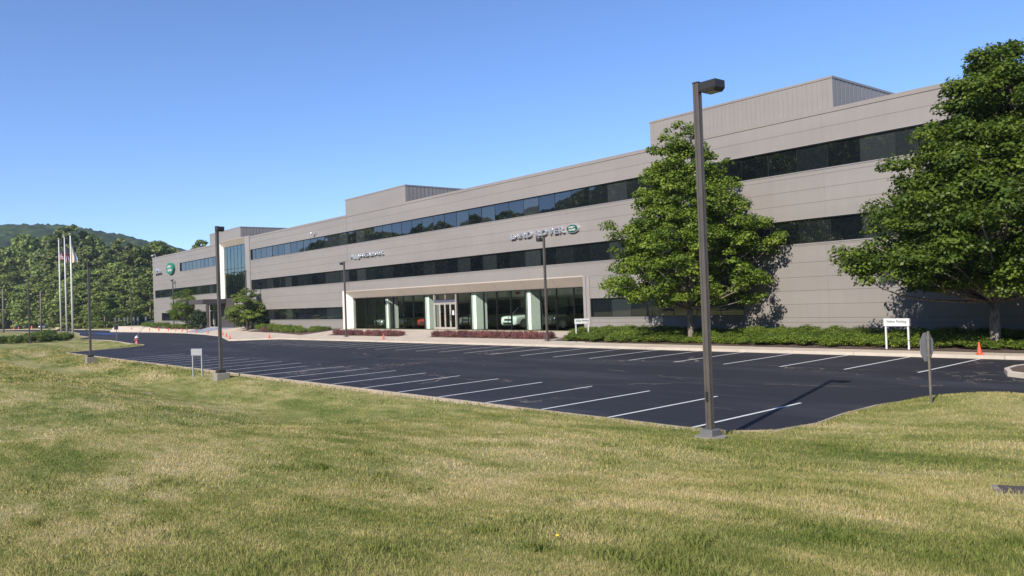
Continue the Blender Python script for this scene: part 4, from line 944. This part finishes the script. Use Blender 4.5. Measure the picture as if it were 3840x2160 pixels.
make_tree('maple_tree', 'large maple tree at the right edge behind the traffic cone', 'tree', 'maples in front of the facade', 23, TB, .20, 760, 130000, .145, M['maple'], -13.3, 36.7, walk_z(-13, 36.7), fork=1.9, clump=.72, flat=.48, upb=.9, limbs=140, lean=(.9, -.5), limb_r=.06)
T1 = [(1.6, 1.2), (2.3, 2.4), (3.4, 2.6), (4.8, 2.2), (5.8, 1.4), (6.5, .4)]
make_tree('small_tree', 'small tree in front of the wall left of the entrance canopy', 'tree', 'small trees by the entrance', 31, T1, .11, 150, 14000, .15, M['maple'], -129.8, 40.0, walk_z(-129.8, 40.0), fork=False, clump=.7, limbs=30)
T2 = [(1.0, 1.2), (1.8, 2.5), (2.8, 2.8), (3.8, 2.4), (4.7, 1.5), (5.5, .4)]
make_tree('small_tree', 'small bushy tree below the atrium glass beside a lamp post', 'tree', 'small trees by the entrance', 37, T2, .12, 190, 20000, .15, M['farleaf'], -102.3, 39.1, walk_z(-102.3, 39.1), fork=False, clump=.6, limbs=30)
def shrub(name, seed, n_, rx, ry, h, size, mat, upb=.6, twigs=0, clumps=26, flat=.8, rsz=.3):
    """one plant mesh (leaves) and its twigs, centred on the ground"""
    rs = np.random.RandomState(seed); k = clumps
    a = rs.uniform(0, 2*np.pi, k); r_ = np.sqrt(rs.uniform(0, 1, k))*.82; hh = h*(.30+.55*rs.uniform(0, 1, k))*(1-.35*r_)
    C_ = np.column_stack([r_*np.cos(a)*rx, r_*np.sin(a)*ry, hh]); rad = np.full(k, rsz)*rs.uniform(.7, 1.3, k)
    v, f, ti = leaf_cloud(rs, C_, rad, np.full(k, n_//k), size, .0, upb, flat, rs.uniform(.2, .75, k))
    v[:, 2] = np.maximum(v[:, 2], .0)
    me = np_mesh(name, v, f, 4, mat, ti); tw = None
    if twigs:
        mb = MB()
        for _ in range(twigs):
            p = C_[rs.randint(k)]; mb.tube([(rs.uniform(-.15, .15), rs.uniform(-.15, .15), 0), (p[0]*.6, p[1]*.6, p[2]*.45), (p[0], p[1], p[2])], [.012, .009, .005], 4)
        tw = mb.build('twigs', M['twig']); tm = tw.data; bpy.data.objects.remove(tw); tw = tm
    return me, tw
ORD = 'first second third fourth fifth sixth seventh eighth ninth tenth eleventh twelfth thirteenth fourteenth fifteenth sixteenth seventeenth eighteenth nineteenth twentieth'.split()
def ordw(i):
    if i < 20: return ORD[i]
    tens = {2: 'twenty', 3: 'thirty', 4: 'forty'}[(i+1)//10]
    return tens[:-1]+'ieth' if (i+1) % 10 == 0 else tens+'-'+ORD[(i+1) % 10-1]
def relabel(objs, fmt):
    for i, o in enumerate(sorted(objs, key=lambda q: q.location.x)): o['label'] = fmt % ordw(i)
def plant(variants, name, x, y, z, lab, group, s=1., cat='shrub', rz=None, sz=1.):
    me, tw = variants[rnd.randrange(len(variants))]
    t = tag(empty(name, (x, y, z), rnd.uniform(0, 6.28) if rz is None else rz), lab, cat, group); t.scale = (s, s, s*sz)
    link('foliage', me, t)
    if tw: link('stems', tw, t)
    return t
JV = [shrub('foliage', 50+i, 5200, .95, .80, .66, .062, M['juniper'], .9, 26, 46, .45, .30) for i in range(4)]
n_j = 0
for row, (yy, st) in enumerate([(36.42, 1.22), (37.35, 1.30), (38.6, 1.35), (39.8, 1.5)]):
    x = -10.6 if row == 0 else -10.2; acc = []
    xe = {0: -39.3, 1: -39.6, 2: -40.2, 3: -40.6}[row]
    while x > xe:
        if not (abs(x+29.3) < .5 and row == 1) and not (abs(x+13.3) < .8 and row == 1):
            s_ = rnd.uniform(.86, 1.08); acc.append(plant(JV, 'juniper_shrub', x, yy+rnd.uniform(-.12, .12), walk_z(x, yy), 'low spreading green juniper in the bed along the right half of the facade', 'junipers in the bed below the facade', s_, sz=rnd.uniform(.72, .98)*(1.08 if row else .95))); n_j += 1
        x -= st*rnd.uniform(.9, 1.1)
    relabel(acc, 'green juniper, %s from the showroom end, in the '+['front', 'second', 'third', 'back'][row]+' row of the right-hand bed')
BV = [shrub('foliage', 70+i, 2000, .52, .38, .48, .052, M['barberry'], .0, 60, 34, 1.2, .17) for i in range(3)]
for (xa, xb) in ((-41.4, -55.6), (-61.3, -67.3), (-68.4, -74.0)):
    x = xa; acc = []
    while x > xb:
        acc.append(plant(BV, 'barberry_shrub', x, 37.0+rnd.uniform(-.1, .1), walk_z(x, 37.0), 'wispy purple barberry in the row in front of the showroom', 'purple barberries along the showroom', rnd.uniform(.95, 1.15))); x -= .82*rnd.uniform(.9, 1.1)
    relabel(acc, 'wispy purple barberry, %s from left in the '+{-41.4: 'long row by the doors', -61.3: 'short middle row', -68.4: 'row by the left lamp post'}[xa])
mb = MB()
for (xa, xb) in ((-40.9, -56.1), (-60.8, -67.8), (-67.9, -74.6)):
    n_ = 12
    for i in range(n_):
        a = xa+(xb-xa)*i/n_; b = xa+(xb-xa)*(i+1)/n_
        mb.quad((b, 36.55, walk_z(b, 36.55)+.006), (a, 36.55, walk_z(a, 36.55)+.006), (a, 37.5, walk_z(a, 37.5)+.006), (b, 37.5, walk_z(b, 37.5)+.006))
tag(mb.build('planting_soil', M['mulch']), kind='structure')
HV = [shrub('foliage', 90+i, 4200, 1.25, .85, .95, .07, M['juniper'], .5, 0, 44, .6, .34) for i in range(3)]
acc = []
for x, y, s_, lab in [(-97.0, 39.0, 1.1, 0), (-94.8, 38.9, 1.1, 0), (-92.6, 38.8, 1.05, 0), (-91.0, 38.3, 1., 0), (-89.0, 38.0, 1.05, 0), (-87.2, 38.0, 1., 0), (-85.4, 38.2, .95, 0), (-86.0, 37.3, .8, 0), (-84.2, 37.4, .75, 0), (-82.6, 37.6, .7, 0), (-81.2, 38.3, .65, 0), (-80.4, 39.2, .7, 0), (-82.8, 39.3, .7, 0)]:
    acc.append(plant(HV, 'juniper_shrub', x, y, walk_z(x, y), 'rounded green juniper', 'junipers left of the showroom', s_*.92))
relabel(acc, 'rounded green juniper, %s from left in the bed between small tree and showroom')
relabel([plant(HV, 'juniper_shrub', float(x), 40.9, walk_z(x, 40.9), 'green juniper below the far left end of the facade', 'junipers at the far end of the facade', 1.0) for x in np.arange(-142, -158, -2.0)], 'green juniper, %s from left below the far end of the facade')
relabel([plant(HV, 'juniper_shrub', float(x), 40.45, walk_z(x, 40.4), 'green juniper beside the small tree left of the canopy', 'junipers by the small tree', .85) for x in np.arange(-126.5, -141, -2.0)], 'green juniper, %s from left beside the small tree left of the canopy')
YV = [shrub('foliage', 110+i, 6500, 1.5, 1.2, 2.9, .13, M['yew'], .4, 0, 60, .9, .5) for i in range(2)]
plant(YV, 'yew_shrub', -123.6, 39.9, walk_z(-123.6, 39.9), 'dark conical evergreen left of the entrance doors', 'dark evergreens by the entrance', 1.0, sz=1.15)
plant(YV, 'yew_shrub', -106.2, 40.0, walk_z(-106, 40), 'dark evergreen bush just right of the entrance wall', 'dark evergreens by the entrance', .75, sz=.8)
plant(YV, 'yew_shrub', -99.8, 39.9, walk_z(-99.8, 39.9), 'dark bush shape put in for the shadow behind the small bushy tree', 'dark evergreens by the entrance', .85, sz=.9)  # extra dark shrub added in place of a shadow behind the tree
plant(BV, 'barberry_shrub', -92.2, 37.5, walk_z(-92.2, 37.5), 'single purple barberry among the green junipers', None, 1.2)
XV = [shrub('foliage', 130+i, 5200, .95, .90, 1.25, .085, M['box'], .4, 0, 60, .8, .30) for i in range(3)]
acc = []
for i, (x, y) in enumerate([(-124.4, 13.0), (-124.3, 14.4), (-124.2, 15.8), (-124.4, 17.2), (-124.9, 18.6), (-125.9, 20.0), (-127.6, 21.3), (-129.6, 22.5), (-131.6, 23.6)]):
    acc.append(plant(XV, 'box_shrub', x, y, lz(x, y)-.1, 'box', 'clipped box bushes, front row', 1.15))
relabel(sorted(acc, key=lambda q: -q.location.x), 'clipped rounded box bush, %s from the flagpole end of the front row')
acc = []
for i in range(12):
    x = -137-i*3.0; y = 19.5+i*.75; acc.append(plant(XV, 'box_shrub', x, y, lz(x, y)-.1, 'box', 'clipped box bushes, back row', 1.35, sz=.85))
relabel(acc, 'clipped box bush, %s from the far end of the back row')

# ------------------------------------------------------------------ woods: single trees beyond the road
def far_variant(seed, mat, n_=7500, size=.78, H=1.):
    rs = np.random.RandomState(seed); pads = 150
    tab = [(.0, .55), (.1, .85), (.35, 1.0), (.6, .92), (.8, .66), (.93, .36), (1.0, .1)]
    hs = rs.uniform(.02, .99, pads); R0 = prof(tab, hs); a = rs.uniform(0, 2*np.pi, pads); rad = R0*rs.uniform(.3, 1., pads)**.5*(1+.15*np.sin(3*a+seed))
    C_ = np.column_stack([rad*np.cos(a)*9, rad*np.sin(a)*9, hs*25]); radii = rs.uniform(1.2, 2.6, pads)*(.5+.5*R0)
    v, f, ti = leaf_cloud(rs, C_, radii, np.full(pads, n_//pads), size, .1, .25, .55, rs.uniform(.1, .8, pads))
    return np_mesh('crown', v, f, 4, mat, ti)
FV = [far_variant(200+i, M['farleaf'] if i % 2 == 0 else M['farleaf2']) for i in range(6)]; FB = far_variant(222, M['brownleaf'])
mb = MB(); mb.tube([(0, 0, -1), (0, 0, 8), (.4, .2, 17)], [.42, .32, .08], 8); tk = mb.build('trunk', M['bark'], None, True); TK = tk.data; bpy.data.objects.remove(tk)
FT = [(-366.3, 52.2, 37.7, 11, 'tall pale green tree in the woods above the utility poles'), (-324.4, 60.8, 35.5, 13, 'tallest wide tree in the woods, behind the flagpoles'), (-374.9, 61.8, 35.6, 11, 0), (-382.2, 46.4, 34.3, 11, 0), (-323.1, 67.0, 32.4, 9, 0),
 (-259.5, 67.0, 25.9, 8.5, 'tall dark green tree rising just left of the building'), (-265.0, 73.4, 25.5, 8, 0), (-350.2, 83.2, 30.3, 9, 'brown'), (-417.2, 48.7, 38.5, 9, 'brown'), (-347.1, 44.9, 26.0, 9, 0), (-331.0, 51.9, 24.6, 10, 0), (-295.4, 52.3, 19.2, 9, 0), (-279.3, 56.5, 19.2, 8.5, 0),
 (-255.6, 57.7, 15.5, 7, 0), (-242.8, 59.6, 16.4, 7, 0), (-231.9, 62.0, 15.0, 7.5, 0), (-288.1, 83.7, 25.2, 8, 0), (-238.2, 48.1, 11.8, 6.5, 0), (-222.8, 48.6, 8.9, 5, 0), (-246.0, 46.4, 10.7, 7, 0), (-277.6, 90.7, 29.0, 7, 'treetop showing above the roof left of the atrium'), (-277.1, 85.6, 23.7, 6, 0),
 (-358.1, 36.7, 32.7, 11, 0), (-358.7, 30.1, 32.1, 12, 0), (-352, 62, 33, 11, 0), (-310, 74, 30, 10, 0), (-250, 75, 22, 9, 0), (-236, 70, 20, 9, 0), (-222, 76, 20, 8, 0), (-300, 62, 27, 9, 0), (-271, 63, 22, 8, 0), (-215, 66, 15, 8, 0)]
wt = []
for i, (x, y, zt, hw, lab) in enumerate(FT):
    z0 = far_z(x, y)-.5 if y > 36 else lz(x, y); br = lab == 'brown'
    t = tag(empty('woodland_tree', (x, y, z0), rnd.uniform(0, 6.28)), (('brownish tree standing back in the woods, '+('right of the flagpoles' if x > -400 else 'at the left edge')) if br else lab) or 'green broadleaf tree standing among the woods left of the building', 'tree', 'brownish trees in the woods' if br else ('broadleaf trees of the far woods' if lab else 'broadleaf trees of the far woods'))
    hh = (zt-z0)/25.8; wv_ = rnd.uniform(.80, 1.04); t.scale = (hw/7.9*wv_, hw/7.9*wv_, hh*rnd.uniform(.90, 1.04))
    link('crown', FB if br else FV[i % 6], t); link('trunk', TK, t)
    if not lab: wt.append(t)
for i, o in enumerate(sorted(wt, key=lambda q: q.location.y/abs(q.location.x))): o['label'] = 'green woodland tree, %s from the left among the trees beyond the road' % ordw(i)
# the wooded hill far behind
def hill_mesh(az0, az1, r0, r1, elev, name, mat, step=3.2, ground=-2, c0=(0, 0)):
    na = int((az1-az0)*math.pi/180*(r0+r1)/2/step); nr = int((r1-r0)/step)
    A_, Rr = np.meshgrid(np.radians(np.linspace(az0, az1, na)), np.linspace(r0, r1, nr)); X = Rr*np.sin(A_)+c0[0]; Y = Rr*np.cos(A_)+c0[1]
    e = np.interp(np.degrees(A_), [p[0] for p in elev], [p[1] for p in elev]); t = (Rr-r0)/(r1-r0)
    Zt = 3.14+(e-.004)*r1; Z = ground+(Zt-ground)*(t*t*(3-2*t))**.9
    cell = 6.5; best = np.zeros_like(X)
    for dx in (-1, 0, 1):
        for dy in (-1, 0, 1):
            gx = np.floor(X/cell)+dx; gy = np.floor(Y/cell)+dy
            h1 = np.abs(np.sin(gx*127.1+gy*311.7)*43758.5) % 1; h2 = np.abs(np.sin(gx*269.5+gy*183.3)*24634.6) % 1; h3 = np.abs(np.sin(gx*419.2+gy*371.9)*31415.9) % 1
            cx2 = (gx+h1)*cell; cy2 = (gy+h2)*cell; R2 = 3.4+2.4*h3; d2 = (X-cx2)**2+(Y-cy2)**2
            best = np.maximum(best, np.sqrt(np.clip(R2*R2-d2, 0, None))*(.6+.6*h3))
    best += np.random.RandomState(3).normal(0, .6, X.shape)
    Z = Z+best; v = np.stack([X, Y, Z], -1).reshape(-1, 3)
    i, j = np.meshgrid(np.arange(nr-1), np.arange(na-1), indexing='ij'); a = (i*na+j).ravel(); f = np.stack([a, a+1, a+na+1, a+na], 1).ravel()
    return tag(link(name, np_mesh(name, v, f, 4, mat, smooth=False)), kind='structure')
n = N('hill_forest_canopy'); n.base(n.ramp(n.noise(n.pos(), .06, 6, .7), [(.3, (.020, .034, .013)), (.5, (.034, .056, .018)), (.7, (.062, .084, .028))])).set(Roughness=.9); n.p.inputs['Specular IOR Level'].default_value = .1; M['hill'] = n.m
EL = [(-110, .07), (-95, .088), (-83.2, .0945), (-81, .0955), (-79.5, .0945), (-78.3, .0905), (-77.1, .0865), (-75.9, .082), (-75, .077), (-73.7, .072), (-72.5, .066), (-68, .05), (-60, .045)]
hill_mesh(-98, -66, 520, 900, EL, 'hill', M['hill'])
hill_mesh(180-25, 180+72, 300, 480, [(150, .19), (221, .19), (225, .125), (230, .095), (236, .082), (242, .080), (245, .055), (247, .042), (250, .03), (260, .02)], 'hill', M['hill'], 4., -2, (0, 81.6))
# woods on the slope behind the camera, seen only as reflections in the glass
vs, fs, ts, off = [], [], [], 0
base_v = []
for me in FV[:4]:
    co = np.zeros(len(me.vertices)*3, np.float32); me.vertices.foreach_get('co', co); ti = np.zeros(len(me.vertices), np.float32); me.attributes['tint'].data.foreach_get('value', ti); base_v.append((co.reshape(-1, 3), ti))
PH = [-30, 20, 30, 38, 45, 48, 51, 56, 60, 62, 64, 65, 66.3, 67.2, 68.5, 72, 76]; PE = [.2, .2, .2, .19, .142, .128, .115, .103, .098, .098, .090, .078, .070, .060, .050, .04, .035]
rs = np.random.RandomState(5); ph = -30.
while ph < 76:
    yy = -78 if ph < 46 else -62; yy -= rs.uniform(0, 14); r_ = (81.6-yy)/math.cos(math.radians(ph)); x = -r_*math.sin(math.radians(ph))
    zt = 3.14+float(np.interp(ph, PH, PE))*r_*rs.uniform(.86, 1.03); z0 = float(lawn_z(x, yy)[0])-1; hh = (zt-z0)/26.
    if hh > .15:
        co, ti = base_v[rs.randint(4)]; a = rs.uniform(0, 6.28); k = max(.5, min(1.2, hh*1.1))
        v = co.copy(); X = (v[:, 0]*math.cos(a)-v[:, 1]*math.sin(a))*k+x; Y = (v[:, 0]*math.sin(a)+v[:, 1]*math.cos(a))*k+yy
        vs.append(np.column_stack([X, Y, v[:, 2]*hh+z0])); ts.append(ti); off += len(co)
    ph += math.degrees(5.5/r_)*math.cos(math.radians(ph))
v = np.concatenate(vs); ti = np.concatenate(ts)
woods = link('woods', np_mesh('woods', v, np.arange(len(v)), 4, M['farleaf'], ti)); tag(woods, kind='stuff')

# ------------------------------------------------------------------ grass blades on the near lawn
def grass():
    rs = np.random.RandomState(9); out = []
    for (r0, r1, n_, wd, hh) in ((3.0, 7.5, 225000, .0040, .031), (7.5, 13, 225000, .0066, .035), (13, 24, 185000, .012, .041), (24, 48, 110000, .025, .055), (48, 100, 100000, .055, .07)):
        a = np.radians(rs.uniform(-96, 12 if r0 < 40 else -66, n_)); r_ = np.sqrt(rs.uniform(r0*r0, r1*r1, n_)); x = r_*np.sin(a); y = r_*np.cos(a)
        ok = ~in_poly(x, y, ASPH) & (y < 24.2); x, y = x[ok], y[ok]; s = near_dist(x, y); ok = s > .05; x, y, s = x[ok], y[ok], s[ok]
        # tufts: pull blades together and vary height by patch
        pn = np.sin(x*2.1+np.sin(y*1.7)*1.3)*np.sin(y*2.6+np.sin(x*1.3)); h = hh*rs.uniform(.55, 1.3, len(x))*(1+.28*pn)*(1+.9*np.exp(-s/.18))
        z = lawn_z(x, y); th = rs.uniform(0, 2*np.pi, len(x)); lean = rs.normal(0, .42, (len(x), 2))*h[:, None]
        w_ = wd*rs.uniform(.7, 1.3, len(x)); dx = np.cos(th)*w_/2; dy = np.sin(th)*w_/2
        p0 = np.column_stack([x-dx, y-dy, z-.01]); p1 = np.column_stack([x+dx, y+dy, z-.01]); m0 = np.column_stack([x+dx*.8+lean[:, 0]*.4, y+dy*.8+lean[:, 1]*.4, z+h*.55]); m1 = np.column_stack([x-dx*.8+lean[:, 0]*.4, y-dy*.8+lean[:, 1]*.4, z+h*.55])
        tip = np.column_stack([x+lean[:, 0], y+lean[:, 1], z+h*.92]); e = np.column_stack([dx*.12, dy*.12, dx*0])
        q = np.stack([p0, p1, m0, m1, m1, m0, tip+e, tip-e], 1).reshape(-1, 3); out.append((q, np.repeat(np.clip(rs.normal(.42, .26, len(x)), 0, 1), 8)))
    for _ in range(150):          # longer, darker tufts and weeds standing out of the mown grass
        a = rs.uniform(-1.55, -.2); r_ = rs.uniform(3.8, 17); cx_, cy_ = r_*math.sin(a), r_*math.cos(a)
        if near_dist(cx_, cy_)[0] < .4 or in_poly(np.array([cx_]), np.array([cy_]), ASPH)[0]: continue
        n_ = int(rs.uniform(40, 190)); sp = rs.uniform(.05, .28); x = cx_+rs.normal(0, sp*1.5, n_); y = cy_+rs.normal(0, sp, n_); h = rs.uniform(.05, .11, n_); z = lawn_z(x, y)
        th = rs.uniform(0, 6.28, n_); w_ = (.005+.0005*r_); dx, dy = np.cos(th)*w_/2, np.sin(th)*w_/2; ln = rs.normal(0, .5, (n_, 2))*h[:, None]
        p0 = np.column_stack([x-dx, y-dy, z-.01]); p1 = np.column_stack([x+dx, y+dy, z-.01]); m0 = np.column_stack([x+dx+ln[:, 0]*.4, y+dy+ln[:, 1]*.4, z+h*.6]); m1 = np.column_stack([x-dx+ln[:, 0]*.4, y-dy+ln[:, 1]*.4, z+h*.6]); tp = np.column_stack([x+ln[:, 0], y+ln[:, 1], z+h])
        out.append((np.stack([p0, p1, m0, m1, m1, m0, tp, tp+.001], 1).reshape(-1, 3), np.full(n_*8, rs.uniform(0, .15))))
    v = np.concatenate([o[0] for o in out]); t_ = np.concatenate([o[1] for o in out])
    g_ = link('grass', np_mesh('grass', v, np.arange(len(v)), 4, M['blade'], t_)); tag(g_, kind='stuff')
grass()

# ------------------------------------------------------------------ thin summer haze
hzb = MB().box(-1250, 330, -420, 1050, -30, 175).build('haze', None or bpy.data.materials.new('haze_air')); tag(hzb, kind='stuff')
hm = hzb.data.materials[0]; hm.use_nodes = True; ht = hm.node_tree; ht.nodes.remove(ht.nodes['Principled BSDF']); pv = ht.nodes.new('ShaderNodeVolumePrincipled')
pv.inputs['Color'].default_value = (.72, .84, 1, 1); pv.inputs['Density'].default_value = .00018; pv.inputs['Anisotropy'].default_value = .2; ht.links.new(pv.outputs[0], ht.nodes['Material Output'].inputs['Volume'])
